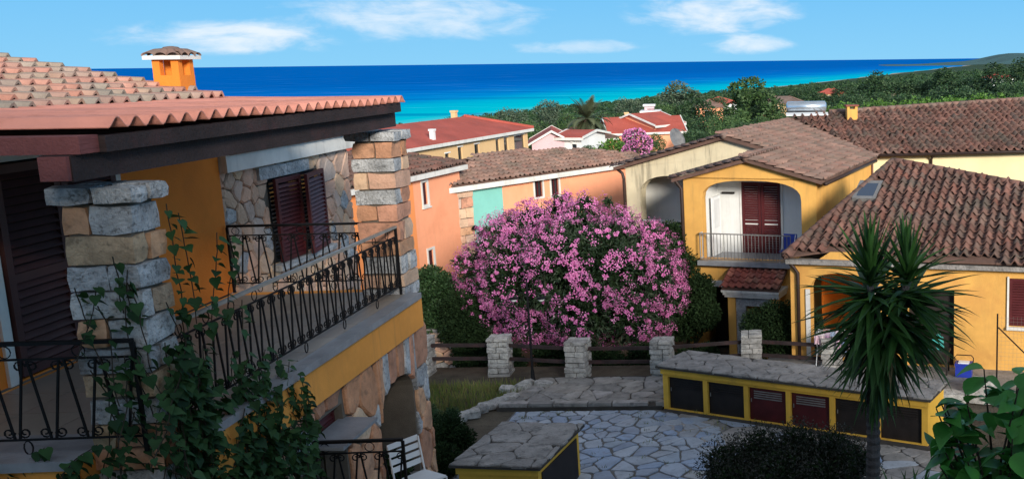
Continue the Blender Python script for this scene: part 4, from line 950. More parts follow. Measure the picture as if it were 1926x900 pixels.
MB().tube([(0, 0, 0), (0, 0, 1.85)], .022, 8).build('post', 'iron', mf); MB().tube([(0.02, 0, 1.5), (1.05, -.1, .55)], .018, 6).build('strut', 'iron', mf); MB().tube([(2.6, 0, 0), (2.6, 0, 1.85)], .022, 8).build('post', 'iron', mf)
wm = MB()
for i in range(27): wm.tube([(i * .1, 0, .02), (i * .1, 0, 1.8)], .0018, 3)
for i in range(18): wm.tube([(0, 0, .05 + i * .1), (2.6, 0, .05 + i * .1)], .0018, 3)
stuff(wm.build('wire_mesh', 'iron_grey', mf))

# ================================================================ peach house and its wing
PH = thing('peach_house', 'peach house with a turquoise painted strip behind the big oleander', 'house', (-14.53, 36.41, -9.7), 61.2)
pe = Z9(-4.35); pt = .30; kp = math.sqrt(1 + pt * pt)
MP = face_frame(.25)
b = wall(MB(), MP, 2.66, 10.4, 0, pe - .08, [(4.30, pe - .98, 4.76, pe - .28), (5.20, pe - 1.02, 5.66, pe - .28)], .12)
b.quad((10.4, .25, 0), (10.4, 7, 0), (10.4, 7, pe), (10.4, .25, pe)).quad((10.4, 7, 0), (0, 7, 0), (0, 7, pe), (10.4, 7, pe)); b.build('wall', 'plaster_peach', PH)
wall(MB(), MP, 1.13, 2.66, 0, pe - .08).build('painted_strip', 'plaster_teal', PH)
window(PH, MP, 4.32, 4.74, pe - .96, pe - .30, sill=False); window(PH, MP, 5.22, 5.64, pe - 1.0, pe - .30, sill=False)
MB().box(-.25, 10.75, -.06, .22, pe - .26, pe - .07).build('eave_cornice', 'cornice_white', PH)
stone_pillar(PH, 'stone_quoin', .36, 1.13, .18, .6, 0, pe - .27, R, ['sandstone_pale', 'sandstone', 'sandstone_pale'], .34)
wl = MB().lathe([(.03, 0), (.13, .03), (.10, .12), (.02, .17)], 10, (0, 0, 0)).build('wall_lamp', 'iron', PH, True, Matrix.Translation((1.0, -.02, pe - 1.75)))
pl = [(-.3, 0), (10.8, 0), (10.95, .7), (8.6, 1.9), (5.3, 2.5), (3.4, 2.5)]
r = MB().prism([(x, y, pe - .06 + pt * y) for x, y in pl], (0, 0, .05))
r.prism([(3.4, 2.5, pe + .70), (5.3, 2.5, pe + .70), (8.6, 1.9, pe + .52), (10.95, .7, pe + .16), (11, 6.5, pe - .3), (2, 7, pe - .3)], (0, 0, -.05)); r = r.build('tiled_roof', 'roof_under', PH)
tile_field(PH, r, (0, -.08, pe), (1, 0, 0), Vector((0, 1, pt)).normalized(), [(x, y * kp) for x, y in pl], .25, .33, 'tile_pale', R, 300, .05, jit=1.6)
PW = thing('peach_wing', 'tall peach house end with two small windows, just beyond the stone pillar', 'house', (-14.64, 32.92, -9.7), 84.4)
we = Z9(-3.6)
b = wall(MB(), face_frame(.2), .95, 4.25, 0, we - .05, [(1.52, Z9(-4.78), 1.88, Z9(-3.98)), (1.55, Z9(-7.02), 1.95, Z9(-6.35))], .12)
b.quad((4.25, .2, 0), (4.25, 5, 0), (4.25, 5, we), (4.25, .2, we)); b.build('wall', 'plaster_peach', PW)
wall(MB(), face_frame(.2), -6.5, .95, 0, we - .05).build('bright_wall', 'plaster_peach_bright', PW)
window(PW, face_frame(.2), 1.53, 1.87, Z9(-4.76), Z9(-3.99)); window(PW, face_frame(.2), 1.56, 1.94, Z9(-7.0), Z9(-6.36))
MB().box(-6.6, 4.4, -.08, .17, we - .22, we - .05).build('eave_cornice', 'cornice_white', PW)
pl = [(-6.6, 0), (4.45, 0), (2.3, 2.6), (-6.6, 2.6)]
r = MB().prism([(x, y, we - .06 + .27 * y) for x, y in pl], (0, 0, .05)).prism([(4.45, 0, we), (2.3, 2.6, we + .66), (4.4, 5.2, we)], (0, 0, -.05)).prism([(-6.6, 2.6, we + .66), (2.3, 2.6, we + .66), (4.4, 5.2, we), (-6.6, 5.2, we)], (0, 0, -.05)).build('tiled_roof', 'roof_under', PW)
tile_field(PW, r, (0, -.1, we), (1, 0, 0), Vector((0, 1, .27)).normalized(), [(x, y * 1.036) for x, y in pl], .25, .33, 'tile_brown', R, 200, .05, jit=1.6)

# ================================================================ houses further down the slope
def far_house(name, label, loc, rot, L, D, eave, rise, wallm, roofm, gable=False, wins=(), over=.35, chim=(), group=None, fascia=True):
    t = thing(name, label, 'house', loc, rot, group)
    b = wall(MB(), face_frame(0), 0, L, 0, eave, [(a, z0, c, z1) for a, z0, c, z1 in wins], .15)
    b.quad((L, 0, 0), (L, D, 0), (L, D, eave), (L, 0, eave)).quad((L, D, 0), (0, D, 0), (0, D, eave), (L, D, eave)).quad((0, D, 0), (0, 0, 0), (0, 0, eave), (0, D, eave))
    if gable: b.quad((L, 0, eave), (L, D, eave), (L, D / 2, eave + rise)); b.quad((0, D, eave), (0, 0, eave), (0, D / 2, eave + rise))
    b.build('wall', wallm, t)
    o = over; e = eave - o * rise / (D / 2) + .08; R0 = 0.0 if gable else D / 2
    A, B_, C, E_ = (-o, -o, e), (L + o, -o, e), (L + o, D + o, e), (-o, D + o, e)
    p, q = ((-o if gable else R0), D / 2, eave + rise + .08), ((L + o if gable else L - R0), D / 2, eave + rise + .08)
    rf = MB().prism([A, B_, q, p], (0, 0, -.12)).prism([C, E_, p, q], (0, 0, -.12))
    if not gable: rf.prism([B_, C, q], (0, 0, -.12)).prism([E_, A, p], (0, 0, -.12))
    rf = rf.build('roof', roofm, t)
    if fascia: MB().box(-o, L + o, -o - .04, -o + .02, e - .26, e - .05).build('eave_fascia', 'cornice_white', t)
    if not gable:
        for s0, s1 in ((p, A), (p, E_), (q, B_), (q, C)): MB().tube([Vector(s0) + Vector((0, 0, .03)), Vector(s1) + Vector((0, 0, .03))], .11, 6).build('hip_ridge', roofm, rf)
    else:
        for x in (-o, L + o):
            for yy in (-o, D + o): MB().prism([(x - .05, yy, e - .12), (x - .05, D / 2, eave + rise - .06), (x - .05, D / 2, eave + rise + .12), (x - .05, yy, e + .04)], (.1, 0, 0)).build('verge_board', 'cornice_white', t)
    for (a, z0, c, z1) in wins:
        w_ = MB().box(a, c, .10, .13, z0, z1).build('window', 'glass_dark', t); MB().box(a - .07, c + .07, -.03, .02, z1, z1 + .08).box(a - .07, c + .07, -.06, .02, z0 - .09, z0).build('trim', 'white_far', w_)
    for (x, yy, s_, h, m_) in chim:
        zb = eave + rise * (1 - abs(yy - D / 2) / (D / 2)) - .2
        c_ = MB().box(x - s_, x + s_, yy - s_, yy + s_, zb, zb + h).build('chimney', m_, t); MB().box(x - s_ * 1.3, x + s_ * 1.3, yy - s_ * 1.3, yy + s_ * 1.3, zb + h, zb + h + .12).build('chimney_cap', m_, c_)
    return t
far_house('red_roof_villa', 'wide ochre house with plain red hipped roof, left of the pink house', (-26.04, 58.75, -11.5), 84.1, 17.6, 6.4, 6.75, .95, 'plaster_far', 'roof_far_red', False,
          [(5.0, 5.2, 5.6, 5.95), (6.7, 5.1, 7.3, 6.2), (9.0, 5.0, 9.7, 6.2), (12.2, 4.9, 12.8, 6.3), (13.5, 4.9, 14.2, 6.3), (15.2, 4.2, 17.0, 6.3)], chim=((4.2, .3, .13, .8, 'white_far'), (13.2, 3.4, .16, .7, 'plaster_far')))
pk = far_house('pink_house', 'pale pink house with white edged gable end and red roof', (-26.1, 83.6, -12.0), -74, 6.0, 3.0, 5.95, .85, 'plaster_pink', 'roof_far_red', True, [])
MB().box(6.0, 6.03, .5, 1.1, 3.6, 5.2).build('garage_door', 'plaster_far', pk); MB().box(6.0, 6.03, 2.1, 2.45, 3.9, 5.2).build('window', 'glass_dark', pk)
far_house('white_annex', 'small white annex at the right end of the pink house', (-22.6, 78.6, -12.2), -12, 1.9, 4.2, 6.55, .35, 'white_far', 'roof_far_red', True, [(1.1, 4.6, 1.5, 6.0)])
far_house('long_red_house', 'long low house with red roof and salmon walls beside the palm', (-22.9, 97.0, -13.0), 20, 7.0, 6.0, 6.4, 1.2, 'plaster_peach', 'roof_far_red', True, [(1.5, 4.2, 2.4, 5.8)], chim=((2.0, 3.0, .18, .6, 'plaster_far'),))
far_house('salmon_gable_house', 'salmon house with white edged gable, right of the long red roof', (-18.9, 98.5, -13.0), 62, 4.2, 5.6, 7.0, .95, 'plaster_peach', 'roof_far_red', True, [(.8, 5.0, 1.4, 6.4), (2.5, 5.0, 3.1, 6.4)])
far_house('brown_roof_house', 'small house with dark brown roof just left of the long red roof', (-26.0, 90.5, -13.0), 35, 5.2, 5.0, 6.2, .8, 'plaster_peach', 'tile_brown', False, [(1.0, 4.0, 1.8, 5.6)])
def flat_block(name, label, loc, rot, tiers):
    t = thing(name, label, 'building', loc, rot)
    for (x0, x1, y0, y1, z0, z1, m_) in tiers:
        p = MB().box(x0, x1, y0, y1, z0, z1).build('tier', m_, t); MB().box(x0 - .2, x1 + .2, y0 - .35, y1 + .2, z1, z1 + .28).build('cornice', 'white_far', p)
        n = max(1, int((x1 - x0) / 2.6))
        for i in range(n):
            a = x0 + (i + .3) * (x1 - x0) / n; MB().box(a, a + 1.1, y0 - .04, y0 + .03, z0 + (z1 - z0) * .35, z1 - .5).build('window', 'glass_dark', p)
    return t
q = at(1195, 214, 150)
flat_block('terrace_block', 'low white flat roofed building above the long red roof', (q.x, 150, q.z - 9.0), 8, [(-2.7, 2.6, 0, 6, 0, 8.0, 'white_far'), (.6, 3.2, 4, 9, 0, 8.9, 'white_far'), (1.0, 2.4, 6, 8, 9.2, 9.8, 'plaster_pink')])
for (u, v, Y, L, rot, lab, wm_, rm_) in ((1334, 190, 210, 5.5, 10, 'tiny salmon house between the trees above the red roofs', 'plaster_peach', 'tile_pale'), (1344, 184, 240, 6.0, -20, 'tiny white and red house just above the tiny salmon one', 'white_far', 'roof_far_red'),
                                (1565, 168, 300, 7.5, 5, 'tiny house with orange tent roof far among the trees', 'plaster_far', 'roof_far_red'), (1470, 183, 230, 9.0, 0, 'small brown roofed house behind the silver water tank', 'plaster_far', 'tile_pale'),
                                (1700, 163, 260, 6.5, -8, 'tiny cream house in the dark pines, upper right', 'plaster_cream', 'tile_brown'), (1885, 139, 330, 8.0, 12, 'tiny pale house near the right edge among pines', 'white_far', 'roof_far_red')):
    q = at(u, v, Y); far_house('distant_house', lab, (q.x - L / 2, Y, q.z - 5.4), rot, L, 6.0, 4.2, 1.3, wm_, rm_, False, [(L * .3, 1.8, L * .3 + 1, 3.4)], fascia=False, group='small houses among the trees')

# ================================================================ the court
R = random.Random(21)
patio = structure(MB().prism([(-8.3, 13, -8.47), (-1.2, 13, -8.47), (-1.9, 20, -8.47), (-3.0, 22.6, -8.47), (-4.8, 23.75, -8.47), (-8.3, 23.75, -8.47)], (0, 0, .05)).build('patio_paving', 'paving_joint'))
stone_face(patio, frame((0, 0, -8.42), (1, 0, 0), (0, 1, 0)), [(-8.25, 14), (-2.0, 14), (-2.3, 19), (-3.1, 22.5), (-4.85, 23.7), (-8.25, 23.7)], .38, .34, .028, [('paving', 1)], R, [], .030, .018, 'paving_stone', .5)
path = structure(MB().prism([(-8.8, 23.86, -8.46), (-4.7, 23.86, -8.46), (-4.5, 26.3, -8.46), (-8.4, 26.3, -8.46)], (0, 0, .10)).build('garden_path', 'mortar_dark'))
stone_face(path, frame((0, 0, -8.36), (1, 0, 0), (0, 1, 0)), [(-8.8, 24.15), (-4.75, 24.15), (-4.55, 26.2), (-8.4, 26.2)], .75, .34, .03, [('flagstone', 1)], R, [], .016, .012, 'flagstone')
x = -8.75
while x < -4.8:
    l = R.uniform(.5, .95); ob('kerb_stone', block_mesh(min(l, -4.72 - x) - .015, .24, .13, R, 'flagstone', .2, .05), path, Matrix.Translation((x + l / 2, 23.99, -8.33))); x += l
apron = structure(MB().prism([(-4.9, 22.2, -8.46), (-3.0, 20.4, -8.46), (2.2, 18.6, -8.46), (2.4, 21.6, -8.46), (-4.6, 24.2, -8.46)], (0, 0, .03)).build('store_apron', 'mortar_dark'))
stone_face(apron, frame((0, 0, -8.43), (1, 0, 0), (0, 1, 0)), [(-4.7, 22.8), (-2.9, 20.6), (1.9, 18.9), (2.1, 20.7), (-4.55, 23.6)], .6, .4, .025, [('flagstone', 1), ('paving', .4)], R, [], .02, .02, 'flagstone')

def store(name, label, loc, rot, L, D, H, n, doors, side_door=False):
    t = thing(name, label, 'storage box', loc, rot)
    b = wall(MB(), face_frame(0), 0, L, 0, H, [(.14 + i * (L - .16) / n, .03, .14 + (i + 1) * (L - .16) / n - .12, H - .22) for i in range(n)] if doors else (), .12)
    b.quad((L, 0, 0), (L, D, 0), (L, D, H), (L, 0, H)).quad((L, D, 0), (0, D, 0), (0, D, H), (L, D, H)).quad((0, D, 0), (0, 0, 0), (0, 0, H), (0, D, H))
    b.build('wall', 'plaster_ochre', t)
    MB().box(-.03, L + .03, -.05, -.003, H - .15, H - .01).build('ledge', 'plaster_ochre', t)
    if doors:
        for i, k in enumerate(doors):
            a, c = .15 + i * (L - .16) / n, .13 + (i + 1) * (L - .16) / n - .12
            d = MB().box(a, c, .07, .11, .03, H - .22).build('door', 'door_maroon' if k else 'door_dark', t)
            for q in range(4): MB().box(a + .12, c - .12, .05, .068, H - .5 + q * .055, H - .475 + q * .055).build('louvre', 'iron_grey' if k else 'door_dark', d)
            MB().tube([(a + .06, .03, H * .45), (a + .06, .03, H * .45 + .09)], .012, 6).build('handle', 'iron_grey', d)
    pl = [(-.12, -.13), (L + .1, -.13), (L + .1, D + .12), (-.12, D + .12)]
    s = MB().prism([(x, y, H) for x, y in pl], (0, 0, .05)).build('slab_top', 'mortar_dark', t)
    stone_face(s, frame((0, 0, H + .05), (1, 0, 0), (0, 1, 0)), pl, .72, .42, .035, [('slate_top', 1)], R, [], .010, .012, 'slab_stone', .45)
    return t
store('locker_row', 'long low yellow store with six small doors and a slate slab top', (-4.66, 23.87, -8.44), -22.9, 6.85, 1.15, 1.07, 6, [0, 0, 1, 1, 0, 0])
st = store('bin_store', 'small yellow bin store with slate top at the lower middle', (-7.42, 17.95, -8.46), -6, 1.55, 2.05, 1.05, 1, None)
MB().box(1.552, 1.57, .15, 1.9, .05, .9).build('door', 'door_dark', st)

# fence: stone piers and timber rails
piers = [(-11.9, 27.0), (-9.72, 26.95), (-7.45, 26.5), (-5.15, 26.5), (-2.78, 27.05), (-.55, 26.5)]
for i, (x, yy) in enumerate(piers):
    t = thing('fence_pier', ['rubble stone fence pier half behind the stone house corner', 'rubble stone fence pier left of the lamp post', 'rubble stone fence pier right of the lamp post, letter slot on top', 'rubble stone fence pier behind the left end of the long store', 'rubble stone fence pier in front of the clipped hedge', 'rubble stone fence pier hidden behind the spiky yucca'][i], 'pier', (x, yy, -8.48), R.uniform(-6, 6), 'stone piers of the garden fence')
    stone_pillar(t, 'pier_core', -.24, .24, -.24, .24, 0, 1.0, R, ['fieldstone'], .15, (.05, .10, 'fieldstone'), 'mortar_dark', .04)
for i in range(len(piers) - 1):
    (a, b_), (c, d) = piers[i], piers[i + 1]; L = math.hypot(c - a, d - b_) - .5; rz_ = math.degrees(math.atan2(d - b_, c - a))
    t = thing('fence_rails', ['pair of dark fence rails at the far left beside the stone house', 'pair of dark fence rails just behind the lamp post', 'pair of dark fence rails under the oleander', 'pair of dark fence rails behind the long store', 'pair of dark fence rails in front of the clothes rack'][i], 'fence', ((a + c) / 2, (b_ + d) / 2, -8.48), rz_, 'timber rails between the piers')
    for z in (.42, .80): MB().box(-L / 2, L / 2, -.035, .035, z, z + .09).build('rail', 'wood_beam', t)
# lamp post
lp = thing('lamp_post', 'thin black double armed lamp post in front of the oleander', 'lamp', (-8.5, 25.85, -8.44))
MB().lathe([(.11, 0), (.11, .12), (.06, .16), (.045, .4), (.032, .45), (.03, 2.75), (.01, 2.9)], 10).build('pole', 'iron', lp, True)
for s in (-1, 1):
    a = MB().tube([(0, 0, 2.35), (s * .12, 0, 2.52), (s * .3, 0, 2.5), (s * .36, 0, 2.42)], .014, 6).build('arm', 'iron', lp, True)
    MB().lathe([(.02, 0), (.12, -.03), (.13, -.06), (.03, -.06)], 12, (s * .36, 0, 2.42)).build('shade', 'iron', a, True); MB().lathe([(.1, -.062), (.06, -.12), (.01, -.14)], 12, (s * .36, 0, 2.42)).build('bulb', 'pvc_white', a, True)
for i, (x, yy, s) in enumerate(((-8.15, 25.6, .36), (-8.62, 25.45, .42), (-8.95, 25.2, .34))):
    tag(ob('boulder', block_mesh(s * 1.5, s, s * .75, R, 'fieldstone', .5, .12, 'boulder'), None, Matrix.Translation((x, yy, -8.46 + s * .3)) @ Matrix.Rotation(i * 1.3, 4, 'Z')), ['small grey boulder right of the lamp foot', 'larger grey boulder below the lamp foot', 'grey boulder left of the lamp foot'][i], 'boulder', 'rocks at the lamp foot')
# stone kerb along the grass
kw = thing('grass_kerb', 'crooked dry stone kerb edging the grass bed', 'kerb', (-8.6, 24.7, -8.46))
for i in range(13):
    t = i / 12.0; x = -.1 - 1.25 * t; yy = -.1 - 2.4 * t
    ob('stone', block_mesh(R.uniform(.3, .5), R.uniform(.25, .4), R.uniform(.15, .28), R, 'fieldstone', .4, .1), kw, Matrix.Translation((x + R.uniform(-.08, .08), yy, .1)) @ Matrix.Rotation(R.uniform(0, 3), 4, 'Z'))
rw = thing('garden_wall', 'rough stone garden wall left of the oleander by the house corner', 'wall', (-13.4, 29.6, -9.7), -4)
MB().box(-1.5, 2.6, 0, .5, 0, 1.75).build('core', 'mortar_dark', rw)
stone_face(rw, face_frame(0), [(-1.5, .3), (2.6, .3), (2.6, 1.75), (-1.5, 1.75)], .42, .3, .06, [('sandstone_pale', 2), ('fieldstone', 2)], R)
for i in range(8): ob('cap_stone', block_mesh(.5, .6, .12, R, 'flagstone', .3, .08), rw, Matrix.Translation((-1.25 + i * .51, .24, 1.8)))
# white chair on the lower terrace
wc = thing('garden_chair', 'white tubular garden chair by the stone archway', 'chair', tuple(LH.matrix_basis @ Vector((1.15, -.55, -2.55))), 60)
MB().box(-.22, .22, -.22, .2, .43, .46).build('seat', 'white_metal', wc)
for s in (-.22, .22):
    MB().tube([(s, -.22, 0), (s, -.22, .44)], .013, 6).build('leg', 'white_metal', wc); MB().tube([(s, .24, 0), (s, .2, .44), (s, .28, .9)], .013, 6).build('leg', 'white_metal', wc)
for z in (.58, .68, .78, .88): MB().box(-.22, .22, .22 + (z - .44) * .16, .235 + (z - .44) * .16, z - .035, z + .035).build('back_slat', 'white_metal', wc)

# ================================================================ vegetation
NP = np.random.default_rng(5)
def unit(n):
    v = NP.normal(size=(n, 3)); return v / np.linalg.norm(v, axis=1, keepdims=True)
def leaves(c, nrm, ln, wd, droop=0.0, spread=0.8):
    """one diamond leaf per centre; nrm: outward direction; returns verts, faces"""
    n = len(c); d = nrm + unit(n) * spread; d[:, 2] -= droop; d /= np.linalg.norm(d, axis=1, keepdims=True)
    s = np.cross(d, unit(n)); s /= np.linalg.norm(s, axis=1, keepdims=True) + 1e-9
    l = (np.asarray(ln) * NP.uniform(.65, 1.3, n))[:, None]; w_ = (np.asarray(wd) * NP.uniform(.7, 1.25, n))[:, None]
    V = np.stack([c - d * l * .5, c + s * w_ * .5 - d * l * .05, c + d * l * .5, c - s * w_ * .5 - d * l * .05], 1).reshape(-1, 3)
    return V, np.arange(4 * n).reshape(-1, 4)
def clump_points(cs, n, lo=.72, hi=1.06, keep=0.8, flat=None):
    """points near the outer skin of a union of spheres cs = (x, y, z, r); keep: drop points deeper than keep*r inside another"""
    cs = np.array(cs, float); p = cs[:, 3] ** 2; k = NP.choice(len(cs), n, p=p / p.sum()); d = unit(n)
    P = cs[k, :3] + d * (cs[k, 3] * NP.uniform(lo, hi, n))[:, None]
    ok = np.ones(n, bool)
    for i in range(len(cs)):
        ok &= ~((np.linalg.norm(P - cs[i, :3], axis=1) < keep * cs[i, 3]) & (k != i))
    if flat is not None: ok &= P[:, 2] > flat
    return P[ok], d[ok]
def foliage(name, V, Fq, mt, parent=None, q=None):
    n = len(Fq); r = NP.random(n) if q is None else q
    o = ob(name, fast_mesh(name, V, Fq, 4, mt, r), parent); return stuff(o)
def limbs(mb, base, tops, r0, seed=0, bend=.25, n=5):
    rr = random.Random(seed)
    for tpt in tops:
        a, b_ = Vector(base), Vector(tpt); pts = []
        for i in range(n + 1):
            t = i / n; p = a.lerp(b_, t); p += Vector((rr.uniform(-1, 1), rr.uniform(-1, 1), 0)) * bend * math.sin(math.pi * t) * .5; pts.append(p)
        mb.tube(pts, [r0 * (1 - .8 * i / n) for i in range(n + 1)], 6)
    return mb

# ---- the big oleander
OY = 30.6
oc = []
for (u, v, r_, dy) in ((905, 505, 46, 0), (885, 545, 40, .3), (955, 455, 55, .2), (1005, 428, 50, 0), (1060, 425, 52, .4), (1100, 425, 45, -.2), (1165, 438, 48, .3), (1215, 455, 42, 0), (1240, 510, 46, .2), (1255, 555, 36, -.2),
                    (925, 575, 62, -.4), (985, 520, 80, -1.0), (1060, 500, 85, -1.2), (1140, 500, 85, -1.1), (1205, 520, 62, -.6), (1010, 590, 62, -.9), (1100, 580, 72, -1.3), (1180, 590, 58, -.9), (1235, 590, 40, -.2), (950, 610, 34, -.6), (1060, 615, 38, -.9), (1195, 620, 30, -.6),
                    (980, 480, 75, 1.4), (1070, 470, 85, 1.6), (1150, 480, 80, 1.5), (1030, 560, 80, 1.2), (1140, 560, 80, 1.3), (1210, 540, 55, 1.2), (930, 540, 55, 1.2)):
    q = at(u, v, OY + dy); oc.append((q.x, q.y, q.z, r_ * OY / F_PX))
for i in range(60):                               # uneven outline: shoots that stick out of the dome
    c0 = oc[NP.integers(len(oc))]; dd_ = unit(1)[0]; dd_[2] = abs(dd_[2]) * .9 + .15; rr0 = c0[3]; dd_ *= NP.uniform(.95, 1.35); oc.append((c0[0] + dd_[0] * rr0 * .95, c0[1] + dd_[1] * rr0 * .95, c0[2] + dd_[2] * rr0 * .95, rr0 * NP.uniform(.18, .42)))
OL = thing('oleander_bush', 'huge round oleander bush covered in pink blossom behind the fence', 'bush', (-8.6, OY, -9.7))
OB_ = np.array([-8.6, OY, -9.7])
def rel_(P): return P - OB_
limbs(MB(), (0, 0, 0), [(c[0] + 8.6, c[1] - OY, c[2] + 9.7) for c in oc[::2]], .09, 3, .5).build('stems', 'bark', OL)
P_, d_ = clump_points(oc, 60000, .55, 1.08, .74); V_, F_ = leaves(rel_(P_), d_, .15, .032, .1, .9); foliage('leaves', V_, F_, 'leaf_oleander', OL)
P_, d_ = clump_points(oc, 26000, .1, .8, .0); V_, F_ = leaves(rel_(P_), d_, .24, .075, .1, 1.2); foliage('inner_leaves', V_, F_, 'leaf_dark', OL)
# blossom heads on the outer skin, in drifts
H_, hd = clump_points(oc, 8500, .98, 1.10, .95)
blo = np.sin(H_[:, 0] * 1.7 + 1.0 + H_[:, 1]) * np.sin(H_[:, 2] * 2.3 + .5) * 1.1 + .6 * np.sin(H_[:, 0] * 4.3 + H_[:, 2] * 3.7) + NP.normal(0, .45, len(H_)) + .32 * (H_[:, 2] + 6.1) 
spot = lambda u, v, s: np.exp(-(((H_[:, 0] - at(u, v, OY).x) ** 2 + (H_[:, 2] - at(u, v, OY).z) ** 2) / s ** 2))
blo -= 1.0 * spot(1110, 440, .5) + 1.1 * spot(1195, 445, .5) + .5 * spot(1080, 560, .6) + .6 * spot(1010, 610, .5) + .6 * spot(1160, 600, .5)
keep = blo > -.95; H_, hd = H_[keep], hd[keep]
m_ = 24; n = len(H_); fc = np.repeat(H_, m_, 0) + unit(n * m_) * (NP.random(n * m_) ** .5 * NP.choice([.06, .10, .15, .18], n).repeat(m_))[:, None] + np.repeat(hd, m_, 0) * .05
fd = np.repeat(hd, m_, 0) * .9 + unit(n * m_) * .5; fd /= np.linalg.norm(fd, axis=1, keepdims=True)
s1_ = np.cross(fd, unit(len(fd))); s1_ /= np.linalg.norm(s1_, axis=1, keepdims=True); s2_ = np.cross(fd, s1_)
sz = NP.uniform(.014, .028, len(fc))[:, None]; fc = rel_(fc)
V_ = np.stack([fc - s1_ * sz, fc - s2_ * sz, fc + s1_ * sz, fc + s2_ * sz], 1).reshape(-1, 3); Fq = np.arange(len(V_)).reshape(-1, 4)
foliage('blossom', V_, Fq, 'petal', OL, np.repeat(NP.random(n), m_) * .6 + NP.random(n * m_) * .4)

def bush(name, label, cs, n, ln, wd, mt, group=None, twigs=True, cat='bush', lo=.6, keep=.7):
    cs = np.array(cs, float); bx, by = cs[:, 0].mean(), cs[:, 1].mean(); gz = ground(bx, by) - .02
    t = thing(name, label, cat, (bx, by, gz), 0, group); off = np.array([bx, by, gz])
    limbs(MB(), (0, 0, 0), [tuple(c[:3] - off) for c in cs], .05, int(n) % 97, .2).build('stems', 'twig', t)
    P_, d_ = clump_points(cs, n, lo, 1.08, keep); V_, F_ = leaves(P_ - off, d_, ln, wd, 0, .9); foliage('leaves', V_, F_, mt, t)
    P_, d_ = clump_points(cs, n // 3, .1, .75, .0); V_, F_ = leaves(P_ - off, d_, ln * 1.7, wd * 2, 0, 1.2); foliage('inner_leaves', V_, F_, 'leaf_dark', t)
    return t
def C(u, v, Y, r): q = at(u, v, Y); return (q.x, q.y, q.z, r * Y / F_PX)
bush('shrub', 'leafy green shrub against the peach wall left of the oleander', [C(810, 530, 30.5, 32), C(835, 545, 30.3, 34), C(800, 570, 30.2, 40), C(840, 595, 30, 36), C(815, 610, 29.9, 30)], 16000, .11, .05, 'leaf_bush')
bush('shrub', 'dark shrub pressed against the left foot of the oleander', [C(865, 580, 29.4, 36), C(880, 615, 29.2, 36), C(855, 625, 29.1, 30), C(900, 640, 29, 30)], 9000, .10, .045, 'leaf_dark')
bush('shrub', 'tall dark climber between the oleander and the yellow house', [C(1262, 445, 33.0, 30), C(1275, 500, 32.8, 42), C(1310, 560, 31.6, 36), C(1290, 600, 31.4, 42), C(1325, 590, 31.2, 32), C(1320, 540, 31.6, 26)], 16000, .12, .05, 'leaf_dark')
bush('hedge', 'clipped dark green hedge in front of the little tiled porch', [C(1425, 610, 28.2, 34), C(1455, 598, 28.2, 36), C(1490, 600, 28.2, 36), C(1520, 612, 28.2, 30), C(1430, 640, 28, 34), C(1470, 640, 28, 38), C(1510, 640, 28, 36)], 18000, .075, .04, 'leaf_dark', cat='hedge')
for lab, us in (('low dark shrubs behind the fence rails left of the lamp post', (875, 915, 955)), ('low dark shrubs behind the fence rails under the oleander', (1025, 1060, 1110, 1150)), ('low dark shrubs behind the fence rails by the yellow house', (1205, 1290, 1330))):
    bush('low_shrub', lab, [C(u, 668 + (i % 2) * 10, 28.9, 26) for i, u in enumerate(us)] + [C(u + 14, 688, 28.7, 24) for u in us], 7000, .10, .045, 'leaf_dark', 'low shrubs behind the fence')
bush('grey_bush', 'twiggy grey green bush at the bottom below the long store', [C(1365, 875, 17.4, 60), C(1430, 850, 17.6, 60), C(1500, 840, 17.6, 58), C(1565, 850, 17.4, 60), C(1610, 870, 17, 50), C(1470, 900, 17, 80), C(1560, 905, 17, 80), C(1380, 920, 17, 70)], 30000, .06, .022, 'leaf_dusty', lo=.3, keep=.45)
bush('weed_clump', 'dark weeds growing between the stone corner and the bin store', [C(815, 830, 20.6, 36), C(845, 810, 21, 34), C(870, 825, 20.6, 26), C(830, 870, 20, 40)], 7000, .09, .03, 'leaf_dark', cat='plant')
bush('weed_clump', 'small fresh green plant in the grass by the stone corner', [C(820, 790, 22.5, 20), C(850, 780, 22.6, 16), C(805, 775, 22.8, 18)], 2500, .08, .02, 'leaf_bush', cat='plant')
bush('potted_plant', 'dark leafy plant inside the stone archway', [(-6.6, 12.6, -5.2, .3), (-6.3, 12.3, -5.4, .28), (-6.2, 12.8, -5.35, .26)], 2500, .12, .05, 'leaf_dark', cat='plant')

# ---- grass bed
gs = []
for i in range(5200):
    t = NP.random(); x = -12.2 + 3.6 * NP.random(); yy = 22.6 + 3.3 * NP.random()
    if x > -8.75 - (24.7 - yy) * .5 and yy < 24.7: continue
    gs.append((x, yy, -8.45))
gs = np.array(gs); dd = unit(len(gs)) * .35; dd[:, 2] = 1; hh = NP.uniform(.08, .26, len(gs))[:, None]; sd = np.cross(dd, unit(len(gs))) * .012
V_ = np.stack([gs - sd, gs + sd, gs + dd * hh + sd * .2, gs + dd * hh - sd * .2], 1).reshape(-1, 3)
o = foliage('grass', V_, np.arange(len(V_)).reshape(-1, 4), 'grass'); o['label'] = 'dry and green grass bed beside the path'; o['category'] = 'grass'

